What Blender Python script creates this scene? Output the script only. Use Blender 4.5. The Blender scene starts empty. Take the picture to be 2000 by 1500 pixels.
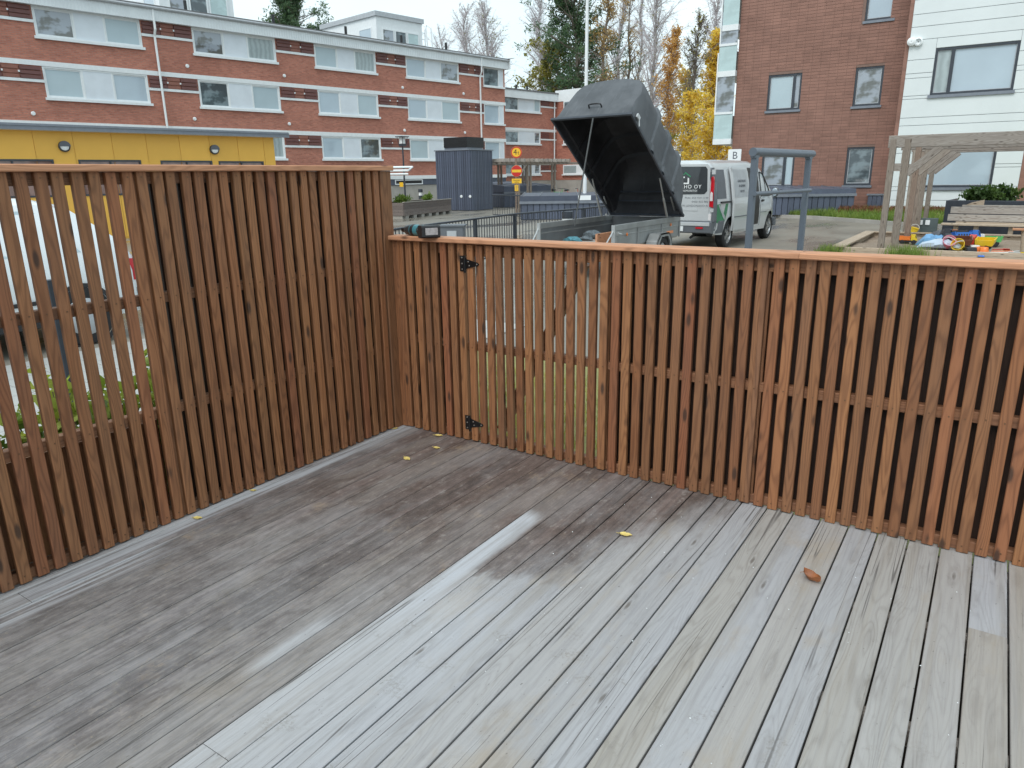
import bpy, bmesh, math, random
from mathutils import Vector, Matrix, noise as mnoise
random.seed(7)
S = bpy.context.scene
COL = S.collection
R_ = math.radians

# ------------------------------------------------------------------ camera, world, sun, exposure
FPX = 1399.12                                   # focal length in pixels of a 2000 px wide picture
CAM = Vector((3.11459, -3.34537, 1.58244))
YAW, PITCH, ROLL = -0.587961, 0.282192, -0.0149232
_f = Vector((math.sin(YAW)*math.cos(PITCH), math.cos(YAW)*math.cos(PITCH), -math.sin(PITCH)))
_r0 = Vector((math.cos(YAW), -math.sin(YAW), 0)); _u0 = _r0.cross(_f)
_r = math.cos(ROLL)*_r0 + math.sin(ROLL)*_u0
_u = -math.sin(ROLL)*_r0 + math.cos(ROLL)*_u0
cd = bpy.data.cameras.new('camera'); cam = bpy.data.objects.new('camera', cd); COL.objects.link(cam)
cd.sensor_width = 36; cd.lens = FPX*36/2000; cd.clip_start = .05; cd.clip_end = 2000
cam.matrix_world = Matrix(((_r.x, _u.x, -_f.x, CAM.x), (_r.y, _u.y, -_f.y, CAM.y), (_r.z, _u.z, -_f.z, CAM.z), (0, 0, 0, 1)))
S.camera = cam

SUN_AZ, SUN_EL = R_(176), R_(52)                # overcast: a soft light from over the left shoulder
world = bpy.data.worlds.new('World'); S.world = world; world.use_nodes = True
wt = world.node_tree; wt.nodes.clear()
wo = wt.nodes.new('ShaderNodeOutputWorld'); wb = wt.nodes.new('ShaderNodeBackground')
sky = wt.nodes.new('ShaderNodeTexSky'); sky.sky_type = 'NISHITA'; sky.sun_disc = False
sky.sun_elevation = SUN_EL; sky.sun_rotation = SUN_AZ; sky.air_density = 1.0; sky.dust_density = 4.0; sky.ozone_density = 1.0
hs = wt.nodes.new('ShaderNodeHueSaturation'); hs.inputs['Saturation'].default_value = .25
wm = wt.nodes.new('ShaderNodeMix'); wm.data_type = 'RGBA'; wm.inputs[0].default_value = .80
wm.inputs[7].default_value = (6.75, 8.20, 8.75, 1)   # the even cloud deck
cg = wt.nodes.new('ShaderNodeTexCoord'); cmap = wt.nodes.new('ShaderNodeMapping'); cmap.inputs['Scale'].default_value = (1.2, 1.2, 3.5)
cn = wt.nodes.new('ShaderNodeTexNoise'); cn.inputs['Scale'].default_value = 1.6; cn.inputs['Detail'].default_value = 5
cr = wt.nodes.new('ShaderNodeValToRGB'); cr.color_ramp.elements[0].position = .32; cr.color_ramp.elements[1].position = .68
cr.color_ramp.elements[0].color = (6.1, 7.75, 8.5, 1); cr.color_ramp.elements[1].color = (7.25, 8.5, 8.9, 1)
wt.links.new(cg.outputs['Generated'], cmap.inputs[0]); wt.links.new(cmap.outputs[0], cn.inputs['Vector']); wt.links.new(cn.outputs[0], cr.inputs[0]); wt.links.new(cr.outputs[0], wm.inputs[7])
wt.links.new(sky.outputs[0], hs.inputs['Color']); wt.links.new(hs.outputs[0], wm.inputs[6])
wt.links.new(wm.outputs[2], wb.inputs[0]); wb.inputs[1].default_value = .11
wt.links.new(wb.outputs[0], wo.inputs[0])
sl = bpy.data.lights.new('sun', 'SUN'); sun = bpy.data.objects.new('sun', sl); COL.objects.link(sun)
sl.energy = 1.1; sl.angle = R_(28); sl.color = (1, .955, .92)
sd = Vector((math.sin(SUN_AZ)*math.cos(SUN_EL), math.cos(SUN_AZ)*math.cos(SUN_EL), math.sin(SUN_EL)))
sun.rotation_euler = sd.to_track_quat('Z', 'Y').to_euler(); sun.location = sd*60
S.view_settings.view_transform = 'Standard'; S.view_settings.look = 'None'
S.view_settings.exposure = 0.5; S.view_settings.gamma = 1; S.view_settings.use_curve_mapping = False
S.render.engine = 'CYCLES'; S.cycles.max_bounces = 8; S.cycles.transparent_max_bounces = 12

# ------------------------------------------------------------------ survey helpers: sight line of a photo point met with a plane
def ray(u, v): return _r*((u-1000)/FPX) - _u*((v-750)/FPX) + _f
def dep(u, v, d): return CAM + ray(u, v)*d
def onz(u, v, z):
    k = ray(u, v); return CAM + k*((z-CAM.z)/k.z)
def ony(u, v, y):
    k = ray(u, v); return CAM + k*((y-CAM.y)/k.y)
def onx(u, v, x):
    k = ray(u, v); return CAM + k*((x-CAM.x)/k.x)
GZ = -0.10                                      # yard level; the deck surface is z = 0

# ------------------------------------------------------------------ node helpers
class NG:
    def __init__(s, m): s.t = m.node_tree; s.L = s.t.links
    def put(s, sock, v):
        if isinstance(v, bpy.types.NodeSocket): s.L.new(v, sock)
        elif v is not None:
            if hasattr(sock.default_value, '__len__') and not hasattr(v, '__len__'): v = (v,)*len(sock.default_value)
            if hasattr(v, '__len__') and len(sock.default_value) == 4 and len(v) == 3: v = (*v, 1)
            sock.default_value = v
    def n(s, typ, out=0, props=None, **ins):
        nd = s.t.nodes.new('ShaderNode'+typ)
        for k, v in (props or {}).items(): setattr(nd, k, v)
        for k, v in ins.items(): s.put(nd.inputs[int(k[1:]) if k[0] == 'i' and k[1:].isdigit() else k], v)
        return nd.outputs[out]
    def m(s, op, a, b=None, c=None):
        return s.n('Math', props=dict(operation=op), i0=a, i1=b, i2=c)
    def add(s, a, b): return s.m('ADD', a, b)
    def mul(s, a, b): return s.m('MULTIPLY', a, b)
    def vm(s, op, a, b): return s.n('VectorMath', props=dict(operation=op), i0=a, i1=b)
    def noise(s, v, scale, detail=3, rough=.55, dist=0):
        return s.n('TexNoise', Vector=v, Scale=scale, Detail=detail, Roughness=rough, Distortion=dist)
    def sm(s, x, a, b, lo=0, hi=1):
        return s.n('MapRange', props=dict(interpolation_type='SMOOTHSTEP'), i0=x, i1=a, i2=b, i3=lo, i4=hi)
    def mix(s, f, a, b, mode='MIX'):
        nd = s.t.nodes.new('ShaderNodeMix'); nd.data_type = 'RGBA'; nd.blend_type = mode
        s.put(nd.inputs[0], f); s.put(nd.inputs[6], a); s.put(nd.inputs[7], b); return nd.outputs[2]
    def ramp(s, f, stops):
        nd = s.t.nodes.new('ShaderNodeValToRGB'); s.put(nd.inputs[0], f); e = nd.color_ramp.elements
        while len(e) < len(stops): e.new(.5)
        for el, (p, c) in zip(e, stops): el.position = p; el.color = (*c, 1)
        return nd.outputs[0]
    def sep(s, v):
        nd = s.t.nodes.new('ShaderNodeSeparateXYZ'); s.put(nd.inputs[0], v); return nd.outputs
    def comb(s, x, y, z): return s.n('CombineXYZ', i0=x, i1=y, i2=z)
    def bump(s, h, strength=.3, dist=.01): return s.n('Bump', Height=h, Strength=strength, Distance=dist)
    def obj(s): return s.n('TexCoord', out=3)
    def pos(s): return s.n('NewGeometry', out=0)
    def rnd(s): return s.n('ObjectInfo', out=5)
    def fin(s, color, rough=.6, metal=0, normal=None, **kw):
        b = s.t.nodes.get('Principled BSDF')
        s.put(b.inputs['Base Color'], color); s.put(b.inputs['Roughness'], rough); s.put(b.inputs['Metallic'], metal)
        if normal is not None: s.L.new(normal, b.inputs['Normal'])
        for k, v in kw.items(): s.put(b.inputs[k.replace('_', ' ')], v)
MATS = {}
def newmat(name):
    m = bpy.data.materials.new(name); m.use_nodes = True; MATS[name] = m; return m, NG(m)
def paint(name, col, rough=.5, metal=0, var=.12, scale=6, bump=.05, rand=0, **kw):
    """a plain finish with grime, slight unevenness and (rand) a shift from object to object"""
    m, g = newmat(name); v = g.obj()
    a = g.noise(v, scale, 5, .6); b = g.noise(v, scale*9, 3)
    f = g.add(g.mul(g.sm(a, .3, .7), .7), g.mul(b, .3))
    lo = tuple(c*(1-var) for c in col); hi = tuple(min(.95, c*(1+var)) for c in col)
    c = g.mix(f, lo, hi)
    if rand:
        k = g.add(1-rand, g.mul(g.rnd(), 2*rand)); c = g.mix(1, c, g.comb(k, k, k), 'MULTIPLY')
    g.fin(c, g.add(rough-.06, g.mul(a, .12)), metal, g.bump(b, bump, .004), **kw); return m

def wood(name, cols, along='Z', rough=.6, grain=1.0, rnd_amp=.22, knot=(.03, .014, .008), grey=.0, gcol=(.2, .17, .14)):
    m, g = newmat(name)
    r = g.rnd(); p = g.vm('ADD', g.obj(), g.comb(g.mul(r, 31.7), g.mul(r, 57.1), g.mul(r, 83.3)))
    x, y, z = g.sep(p)
    if along == 'X': x, z = z, x
    if along == 'Y': y, z = z, y
    low = g.noise(g.comb(g.mul(x, 9), g.mul(y, 9), g.mul(z, .9)), 1.0, 2, .5)
    ring = g.m('SINE', g.mul(g.add(g.add(g.mul(x, 40), g.mul(y, 25)), g.mul(low, 22)), 5.2))
    ring = g.m('POWER', g.add(.5, g.mul(ring, .5)), 2.2)
    fib = g.noise(g.comb(g.mul(x, 260), g.mul(y, 260), g.mul(z, 6)), 1.0, 3, .6)
    blot = g.noise(g.comb(g.mul(x, 14), g.mul(y, 14), g.mul(z, 2.2)), 1.0, 4, .6)
    c = g.ramp(g.m('FRACT', g.mul(r, 7.13)), cols)
    k = g.add(1-rnd_amp, g.mul(r, 2*rnd_amp)); c = g.mix(1, c, g.comb(k, k, k), 'MULTIPLY')
    dark = g.mix(1, c, (.50, .44, .40), 'MULTIPLY')
    c = g.mix(g.mul(ring, .62*grain), c, dark)
    c = g.mix(g.mul(g.sm(fib, .45, .75), .40*grain), c, dark)
    c = g.mix(g.mul(g.sm(blot, .50, .75), .5), c, g.mix(1, c, (.62, .56, .55), 'MULTIPLY'))
    c = g.mix(g.mul(g.sm(blot, .45, .25), .25), c, g.mix(1, c, (1.25, 1.2, 1.1), 'MULTIPLY'))
    vd = g.n('TexVoronoi', out=0, Vector=g.comb(g.mul(x, 11), g.mul(y, 11), g.mul(z, 3.4)), Scale=1.0)
    c = g.mix(g.mul(g.sm(vd, .17, .07), .85), c, knot)
    if grey: c = g.mix(g.mul(g.sm(blot, .35, .7), grey), c, gcol)
    h = g.add(g.mul(ring, .5), g.mul(fib, .7))
    g.fin(c, g.add(rough, g.mul(fib, .15)), 0, g.bump(h, .35*grain, .002)); return m

SLAT = wood('stained_slat', [(0, (.275, .110, .044)), (.25, (.255, .112, .048)), (.45, (.315, .140, .056)), (.62, (.250, .088, .040)), (.8, (.290, .126, .051)), (1, (.225, .102, .048))], grey=.06, rnd_amp=.16, gcol=(.22, .17, .13))
DSLAT = wood('back_slat_painted_shade', [(0, (.030, .014, .009)), (1, (.042, .02, .012))])  # the shade deep in the fence gaps is put into this near-black brown
RAIL = wood('stained_rail', [(0, (.25, .115, .058)), (1, (.29, .135, .068))], along='X', grey=.1)
RAILY = wood('stained_rail_side', [(0, (.27, .13, .07)), (1, (.32, .165, .09))], along='Y', grey=.1)
CAPX = wood('cap_timber', [(0, (.54, .265, .145)), (1, (.58, .29, .16))], along='X', grain=.6, rnd_amp=.06)
CAPY = wood('cap_timber_side', [(0, (.34, .19, .11)), (1, (.40, .22, .125))], along='Y', grain=.7, rnd_amp=.06)
GREYX = wood('grey_timber', [(0, (.38, .35, .32)), (.5, (.44, .41, .37)), (1, (.33, .28, .235))], along='X', knot=(.05, .035, .025), rnd_amp=.15)
GREYZ = wood('grey_post_timber', [(0, (.25, .205, .165)), (.5, (.30, .26, .22)), (1, (.22, .15, .11))], along='Z', knot=(.05, .03, .02), rnd_amp=.15)
PERGX = wood('pergola_timber', [(0, (.27, .235, .205)), (.5, (.32, .29, .26)), (1, (.24, .195, .155))], along='X', knot=(.05, .035, .025), rnd_amp=.15)
PALEX = wood('pale_timber', [(0, (.44, .35, .26)), (1, (.50, .41, .31))], along='X', grain=.6, rnd_amp=.1)

def deckmat():
    m, g = newmat('weathered_deck')
    r = g.rnd(); P = g.pos(); X, Y, Z = g.sep(P)
    p = g.vm('ADD', P, g.comb(g.mul(r, 19.7), g.mul(r, 41.3), 0)); x, y, z = g.sep(p)
    r2 = g.m('FRACT', g.mul(r, 23.7))
    kv = g.n('TexVoronoi', out=0, Vector=g.comb(g.mul(x, 11.5), g.mul(y, 2.4), g.mul(r, 9)), Scale=1.0)
    low = g.noise(g.comb(g.mul(x, 7), g.mul(y, .75), 0), 1.0, 2, .5)
    swirl = g.mul(g.sm(kv, .42, .10), .13)                      # the grain runs round the knots
    ph = g.add(g.add(g.mul(x, 22), g.mul(low, 26)), g.mul(swirl, 9))
    ring = g.m('SINE', g.mul(ph, 6.0)); ring = g.m('POWER', g.add(.5, g.mul(ring, .499)), 3.0)
    fib = g.noise(g.comb(g.mul(x, 300), g.mul(y, 7), 0), 1.0, 4, .7)
    fib2 = g.noise(g.comb(g.mul(x, 55), g.mul(y, 1.5), 0), 1.0, 5, .62)
    band = g.noise(g.comb(g.mul(x, 16), g.mul(y, .5), 8), 1.0, 3, .5)
    blot = g.noise(P, 2.6, 5, .62)
    mott = g.noise(g.vm('MULTIPLY', P, (1, .5, 1)), 22, 5, .72)
    speck = g.noise(P, 85, 4, .75)
    def dk(c, k): return g.mix(1, c, k, 'MULTIPLY')
    light = g.ramp(g.m('FRACT', g.mul(r, 5.31)), [(0, (.350, .345, .350)), (.25, (.390, .392, .408)), (.5, (.350, .325, .298)), (.75, (.378, .372, .376)), (1, (.360, .343, .322))])
    light = g.mix(g.mul(g.sm(fib2, .42, .70), .42), light, dk(light, (.64, .64, .66)))
    light = g.mix(g.mul(g.sm(band, .50, .66), .40), light, dk(light, (.80, .73, .62)))
    light = g.mix(g.mul(g.sm(band, .44, .30), .30), light, dk(light, (1.16, 1.17, 1.20)))
    light = g.mix(g.mul(ring, g.add(.08, g.mul(r2, .30))), light, dk(light, (.58, .55, .52)))
    tan = g.sm(g.noise(g.comb(g.mul(X, 3.1), g.mul(Y, 1.6), 4), 1.0, 5, .65), .53, .70)
    light = g.mix(g.mul(tan, .42), light, (.35, .275, .185))
    light = g.mix(g.mul(g.sm(mott, .56, .72), .30), light, dk(light, (.62, .61, .60)))
    # damp grimy film: thick to the left of a line that runs across the deck
    wob = g.add(g.mul(g.noise(g.comb(g.mul(x, 4), g.mul(y, 1.1), 3), 1.0, 5, .68), 1.0), -.5)
    edge = g.m('MINIMUM', g.add(g.add(2.26, g.mul(Y, .42)), wob), g.add(2.3, wob))
    far = g.sm(g.add(Y, g.mul(wob, .5)), -1.34, -1.10)          # nearer than this the film stops at one seam
    edge = g.add(g.mul(edge, far), g.mul(1.392, g.m('SUBTRACT', 1, far)))
    w = g.add(.004, g.mul(far, .26))
    dirt = g.n('MapRange', props=dict(interpolation_type='SMOOTHSTEP'), i0=g.m('SUBTRACT', edge, X), i1=g.mul(w, -.5), i2=w, i3=0.0, i4=1.0)
    ys = g.add(Y, g.mul(wob, .25))
    s1 = g.mul(g.mul(g.sm(X, 1.386, 1.396), g.sm(g.add(X, g.mul(wob, .05)), 1.51, 1.455)), g.sm(ys, -.56, -.72))
    s2 = g.mul(g.mul(g.sm(X, 1.19, 1.235), g.sm(X, 1.275, 1.25)), g.mul(g.sm(ys, -1.72, -1.85), g.sm(ys, -2.18, -2.02)))
    s3 = g.mul(g.sm(X, .115, .095), g.sm(g.noise(g.comb(g.mul(X, 26), g.mul(Y, .9), 1), 1.0, 3, .5), .40, .56))
    s4 = g.mul(g.mul(g.sm(X, .10, .165), g.sm(X, .265, .215)), g.mul(g.sm(ys, -1.70, -2.02), g.sm(g.noise(g.comb(g.mul(X, 34), g.mul(Y, .5), 5), 1.0, 2, .5), .44, .54)))
    s5 = g.mul(g.sm(X, .18, .12), g.sm(ys, -.62, -.35))
    clean = g.m('MAXIMUM', g.m('MAXIMUM', s1, g.mul(s2, .8)), g.m('MAXIMUM', g.m('MAXIMUM', s3, s4), g.mul(s5, .7)))
    dirt = g.mul(dirt, g.m('SUBTRACT', 1, g.mul(clean, .88)))
    dirt = g.mul(dirt, g.m('SUBTRACT', 1, g.mul(g.mul(g.sm(g.add(X, g.mul(wob, .1)), 1.05, 1.40), g.sm(Y, -1.0, -1.8)), .34)))
    dirt = g.mul(dirt, g.sm(g.noise(g.vm('MULTIPLY', P, (2.2, .8, 1)), 1.0, 5, .7), .62, .46, .70, 1.0))
    nearf = g.sm(g.add(Y, g.mul(g.add(blot, -.5), .8)), -.6, -2.0)   # towards the house the film is greyer and thinner
    film = g.mix(nearf, (.140, .100, .086), (.215, .200, .198))
    kf = g.add(.82, g.mul(r2, .36)); film = dk(film, g.comb(kf, kf, kf))
    film = g.mix(g.mul(g.sm(fib2, .40, .66), .75), film, dk(film, (.56, .55, .56)))
    film = g.mix(g.mul(g.sm(band, .48, .32), .55), film, dk(film, (1.55, 1.56, 1.60)))
    film = g.mix(g.mul(g.sm(blot, .42, .62), .45), film, dk(film, (.74, .70, .68)))
    film = g.mix(g.mul(g.sm(mott, .52, .40), .60), film, dk(film, (.55, .53, .53)))
    film = g.mix(g.mul(g.sm(mott, .55, .68), .60), film, (.32, .285, .262))
    film = g.mix(g.mul(g.sm(speck, .57, .68), .50), film, (.36, .29, .21))
    rust = g.mul(g.sm(g.noise(P, 2.3, 6, .72), .57, .70), g.sm(mott, .40, .60))
    film = g.mix(g.mul(rust, .60), film, (.32, .225, .13))
    film = g.mix(g.mul(ring, .30), film, dk(film, (.62, .60, .58)))
    c = g.mix(g.mul(dirt, g.add(.80, g.mul(blot, .25))), light, film)
    hoar = g.mul(g.mul(g.sm(X, 1.386, 1.396), g.sm(g.add(X, g.mul(wob, .16)), 2.0, 1.55)), g.sm(ys, -1.2, -1.55))   # the driest, whitest boards
    bare = g.m('MAXIMUM', g.m('MAXIMUM', g.m('MAXIMUM', s1, g.mul(hoar, .75)), g.mul(s2, .9)), g.m('MAXIMUM', g.mul(s4, .9), g.mul(s3, .6)))
    c = g.mix(g.mul(g.mul(bare, g.sm(ys, -2.1, -1.2, .50, 1)), g.sm(fib2, .72, .38, .35, .95)), c, (.475, .495, .53))
    foot = g.mul(g.mul(g.sm(g.noise(P, 5.5, 3, .6), .58, .68), g.sm(speck, .45, .6)), g.sm(ys, -1.2, -1.5)); c = g.mix(g.mul(foot, .45), c, (.20, .18, .15))
    c = g.mix(g.mul(g.sm(fib, .52, .76), .36), c, dk(c, (.56, .56, .57)))
    kn = g.noise(g.comb(g.mul(x, 120), g.mul(y, 30), 2), 1.0, 3, .7)
    kk = g.add(kv, g.mul(g.add(kn, -.5), .11))
    c = g.mix(g.mul(g.sm(kk, .115, .03), .75), c, (.10, .085, .072))
    c = g.mix(g.mul(g.mul(g.sm(kk, .30, .17), g.sm(kk, .10, .17)), .30), c, dk(c, (.60, .57, .54)))
    ck = g.noise(g.comb(g.mul(x, 20), g.mul(y, .22), g.mul(r, 7)), 1.0, 1, .4)
    ck = g.mul(g.sm(g.m('ABSOLUTE', g.m('SUBTRACT', ck, .5)), .010, .002), g.sm(g.noise(g.comb(g.mul(x, 3), g.mul(y, .7), 9), 1.0, 3, .6), .50, .57))
    c = g.mix(g.mul(ck, .72), c, (.07, .065, .062))
    pit = g.mul(g.sm(g.noise(g.comb(g.mul(X, 90), g.mul(Y, 45), 7), 1.0, 2, .5), .69, .75), g.sm(blot, .40, .6)); c = g.mix(g.mul(pit, .65), c, (.07, .06, .05))
    h = g.add(g.add(g.mul(fib, .8), g.mul(ring, .35)), g.mul(ck, -1.4))
    g.fin(c, g.add(.50, g.mul(fib2, .25)), 0, g.bump(h, .5, .0025)); return m
DECK = deckmat()

def bricks(name, c1, c2, mortar, bw, bh, msize, off=.5):
    m, g = newmat(name); x, y, z = g.sep(g.obj())
    nd = g.t.nodes.new('ShaderNodeTexBrick'); g.L.new(g.comb(g.add(x, g.mul(y, 1)), z, 0), nd.inputs['Vector'])
    nd.offset = off; nd.inputs['Scale'].default_value = 1; nd.inputs['Brick Width'].default_value = bw; nd.inputs['Row Height'].default_value = bh
    nd.inputs['Mortar Size'].default_value = msize; nd.inputs['Mortar Smooth'].default_value = .2; nd.inputs['Bias'].default_value = 0
    nd.inputs['Color1'].default_value = (*c1, 1); nd.inputs['Color2'].default_value = (*c2, 1); nd.inputs['Mortar'].default_value = (*mortar, 1)
    n1 = g.noise(g.comb(g.mul(x, .35), g.mul(z, .6), 0), 1.0, 5, .6); n2 = g.noise(g.comb(g.mul(x, 3.7), g.mul(z, 13), 0), 1.0, 2)
    c = g.mix(g.mul(g.sm(n1, .35, .7), .5), nd.outputs[0], g.mix(1, nd.outputs[0], (.66, .62, .62), 'MULTIPLY'))
    c = g.mix(g.mul(g.sm(n2, .52, .72), .55), c, g.mix(1, c, (.55, .5, .5), 'MULTIPLY'))
    g.fin(c, .85, 0, g.bump(g.m('SUBTRACT', 1, nd.outputs[1]), .5, .01)); return m
BRICK = bricks('red_brick', (.57, .222, .150), (.44, .160, .112), (.36, .23, .185), .235, .075, .008)
def tiles():
    m, g = newmat('brown_tile'); p = g.obj(); P = g.pos(); r = g.rnd()
    x, y, z = g.sep(P)
    cell = g.n('TexWhiteNoise', out=0, Vector=g.comb(g.m('FLOOR', g.mul(x, 1/.325)), 0, g.m('FLOOR', g.mul(z, 1/.116))))
    k = g.add(.90, g.mul(cell, .22)); n = g.noise(P, .7, 4); n2 = g.noise(P, 30, 3)
    c = g.mix(g.sm(n, .3, .7), (.232, .118, .088), (.285, .148, .112))
    c = g.mix(1, c, g.comb(k, k, k), 'MULTIPLY'); c = g.mix(g.mul(g.sm(n2, .5, .75), .3), c, (.32, .19, .15))
    g.fin(c, .7, 0, g.bump(n2, .2, .004)); return m
TILE = tiles()
def corr(name, col, freq, amt=.35):
    m, g = newmat(name); x, y, z = g.sep(g.obj()); w = g.m('SINE', g.mul(x, freq*6.283)); n = g.noise(g.obj(), 1.5, 4)
    c = g.mix(g.mul(g.sm(n, .35, .7), .5), col, tuple(k*.85 for k in col))
    g.fin(c, .45, 0, g.bump(w, amt, .02)); return m
FASCIA = corr('white_ribbed_sheet', (.74, .78, .80), 6.5)
WHITE = paint('white_paint', (.76, .79, .80), .45, var=.05)
WPANEL = paint('white_facade_panel', (.69, .735, .74), .5, var=.04, scale=.8, bump=.12)
WBOARD = corr('white_board', (.70, .75, .80), 0.0001, 0)
CONC = paint('concrete', (.36, .34, .31), .85, var=.15, scale=1.2, bump=.3)
GROUT = paint('grout', (.215, .14, .115), .9, var=.1)
ROOFM = paint('roof_felt', (.16, .16, .165), .8)
ZINC = paint('blue_grey_sheet_metal', (.205, .225, .262), .35, .2, var=.1)
YEL = paint('ochre_panel', (.82, .455, .075), .5, var=.05, scale=.7, bump=.06, rand=.04)
ANTH = paint('anthracite_paint', (.080, .095, .135), .42, var=.12, rand=.20)
ANTHD = paint('dark_steel', (.040, .047, .060), .4, var=.2)
RACKM = paint('slate_steel', (.105, .125, .155), .38, .1, var=.08)
BLACK = paint('black_plastic', (.014, .014, .016), .45, var=.3)
BLACKM = paint('black_iron', (.012, .012, .013), .38, .3, var=.3)
STEEL = paint('bright_screw', (.62, .61, .58), .28, .9, var=.1)
BRASS = paint('brass_screw', (.16, .085, .045), .5, .5, var=.3)
LOUV = paint('brown_louvre', (.15, .062, .056), .55, var=.15)
LOUV2 = paint('red_brown_louvre', (.26, .105, .075), .55, var=.15)
def pane(name, col, rough, stripes=0, refl=.5, dark=None):
    m, g = newmat(name); x, y, z = g.sep(g.obj()); c = g.mix(g.noise(g.obj(), .9, 3), tuple(k*.86 for k in col), tuple(min(.9, k*1.1) for k in col))
    if stripes:
        s = g.m('SINE', g.add(g.mul(x, stripes), g.mul(g.noise(g.obj(), 2.5, 2), 6))); c = g.mix(g.mul(g.add(.5, g.mul(s, .5)), .45), c, tuple(k*.45 for k in col))
    if dark:
        c = g.mix(g.sm(g.noise(g.comb(g.mul(x, 1.1), 0, g.mul(z, 1.6)), 1.0, 3, .6), .45, .58), c, dark)
    g.fin(c, rough, 0, g.bump(g.noise(g.obj(), 1.6, 2), .04, .02), Coat_Weight=refl, Coat_Roughness=.02); return m
P_BLIND = pane('pane_with_blind', (.44, .54, .585), .35)
P_BLUE = pane('pane_painted_sky_reflection', (.42, .51, .58), .12, 0, 1.0)  # a pale sky reflection is put into the base colour
P_DARK = pane('pane_dark_room', (.075, .095, .105), .05, 0, .6, (.20, .25, .27))
P_CURT = pane('pane_with_curtain', (.40, .47, .48), .3, 22, .6)
P_TREE = pane('pane_painted_tree_reflection', (.34, .38, .43), .06, 0, 1.0, (.12, .125, .115))  # dark patches put a reflection of trees into the base colour
P_GREEN = pane('pane_green_glass', (.46, .60, .60), .08, 0, 1.0, (.40, .52, .52))
P_CLEAR = paint('clear_window_glass', (.05, .055, .06), .04, var=.1, bump=0)
LAMPW = paint('opal_lamp_glass', (.78, .80, .80), .3)
LGREY = paint('light_grey_metal', (.42, .44, .46), .4, .2)
GALV = paint('galvanised_sheet', (.275, .285, .285), .42, .35, var=.2, scale=3)
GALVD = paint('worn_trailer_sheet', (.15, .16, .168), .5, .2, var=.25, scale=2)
ALU = paint('aluminium', (.50, .51, .51), .35, .6)
def lidmat(name, a, b, rough):
    m, g = newmat(name); v = g.obj(); x, y, z = g.sep(v)
    n = g.noise(v, 2.2, 6, .65); st = g.noise(g.comb(g.mul(x, 26), g.mul(y, 2), g.mul(z, 2)), 1.0, 4, .6)
    c = g.mix(g.sm(n, .35, .68), a, b); c = g.mix(g.mul(g.sm(st, .55, .75), .35), c, tuple(k*1.7 for k in b))
    g.fin(c, g.add(rough, g.mul(n, .15)), 0, g.bump(g.noise(v, 120, 2), .12, .002)); return m
LIDM = lidmat('worn_black_abs', (.060, .066, .074), (.100, .108, .118), .50)
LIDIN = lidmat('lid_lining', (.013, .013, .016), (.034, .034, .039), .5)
TYRE = paint('tyre_rubber', (.018, .018, .019), .8, var=.3)
RIM = paint('alloy_rim', (.46, .47, .48), .3, .7)
SILVER = paint('silver_car_paint', (.545, .565, .575), .32, .15, var=.06, scale=1.5, bump=0, Coat_Weight=.6, Coat_Roughness=.08)
WCAR = paint('white_car_paint', (.74, .77, .79), .25, 0, var=.04, bump=0, Coat_Weight=.5)
GREENG = paint('green_vinyl', (.035, .20, .095), .3, var=.2)
GREYP = paint('grey_bumper_plastic', (.115, .125, .14), .5, var=.1)
REDL = paint('red_lamp_glass', (.48, .012, .022), .15, var=.3, Coat_Weight=.8)
WLENS = paint('clear_lamp_lens', (.72, .70, .70), .12, Coat_Weight=.8)
ORANGE = paint('orange_reflector', (.75, .20, .03), .3)
SIGNY = paint('sign_yellow', (.86, .50, .03), .4, var=.05)
SIGNR = paint('sign_red', (.55, .022, .018), .4, var=.06)
SIGNO = paint('sign_edge_orange', (.78, .28, .12), .4, var=.06)
INK = paint('black_ink', (.02, .02, .02), .6)
INKG = paint('dark_grey_ink', (.11, .12, .14), .6)
WINK = paint('white_ink', (.82, .84, .84), .5)
SIGNW = paint('white_sign_plate', (.80, .83, .84), .4, var=.03)
BLUES = paint('blue_sign', (.05, .13, .50), .4)
TEAL = paint('teal_tool_body', (.055, .20, .235), .35, var=.25)
def asph():
    m, g = newmat('damp_asphalt'); P = g.pos(); n = g.noise(P, .22, 5, .6); f = g.noise(P, 55, 4, .7); w = g.sm(g.noise(g.vm('MULTIPLY', P, (.35, .12, 1)), 1.0, 5, .6), .44, .62)
    c = g.mix(g.sm(n, .3, .7), (.225, .205, .172), (.295, .27, .225)); c = g.mix(g.mul(f, .5), c, g.mix(1, c, (.62, .62, .62), 'MULTIPLY'))
    c = g.mix(g.mul(w, .35), c, g.mix(1, c, (.55, .55, .56), 'MULTIPLY'))
    g.fin(c, g.add(.52, g.mul(w, -.42)), 0, g.bump(f, g.add(.25, g.mul(w, -.2)), .006)); return m
ASPH = asph()
def ground(name, a, b, c_, s=3, rough=.9):
    m, g = newmat(name); P = g.pos(); n = g.noise(P, s, 6, .65); f = g.noise(P, s*14, 4, .7)
    c = g.mix(g.sm(n, .35, .65), a, b); c = g.mix(g.mul(g.sm(f, .5, .72), .6), c, c_); g.fin(c, rough, 0, g.bump(f, .6, .02)); return m
LAWN = ground('lawn_soil', (.20, .20, .075), (.28, .27, .10), (.30, .23, .11), 2)
SAND = ground('play_sand', (.25, .19, .14), (.31, .24, .18), (.17, .12, .085), 2.5)
SOIL = ground('dark_soil', (.05, .04, .03), (.075, .06, .045), (.03, .025, .02), 4)
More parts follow.
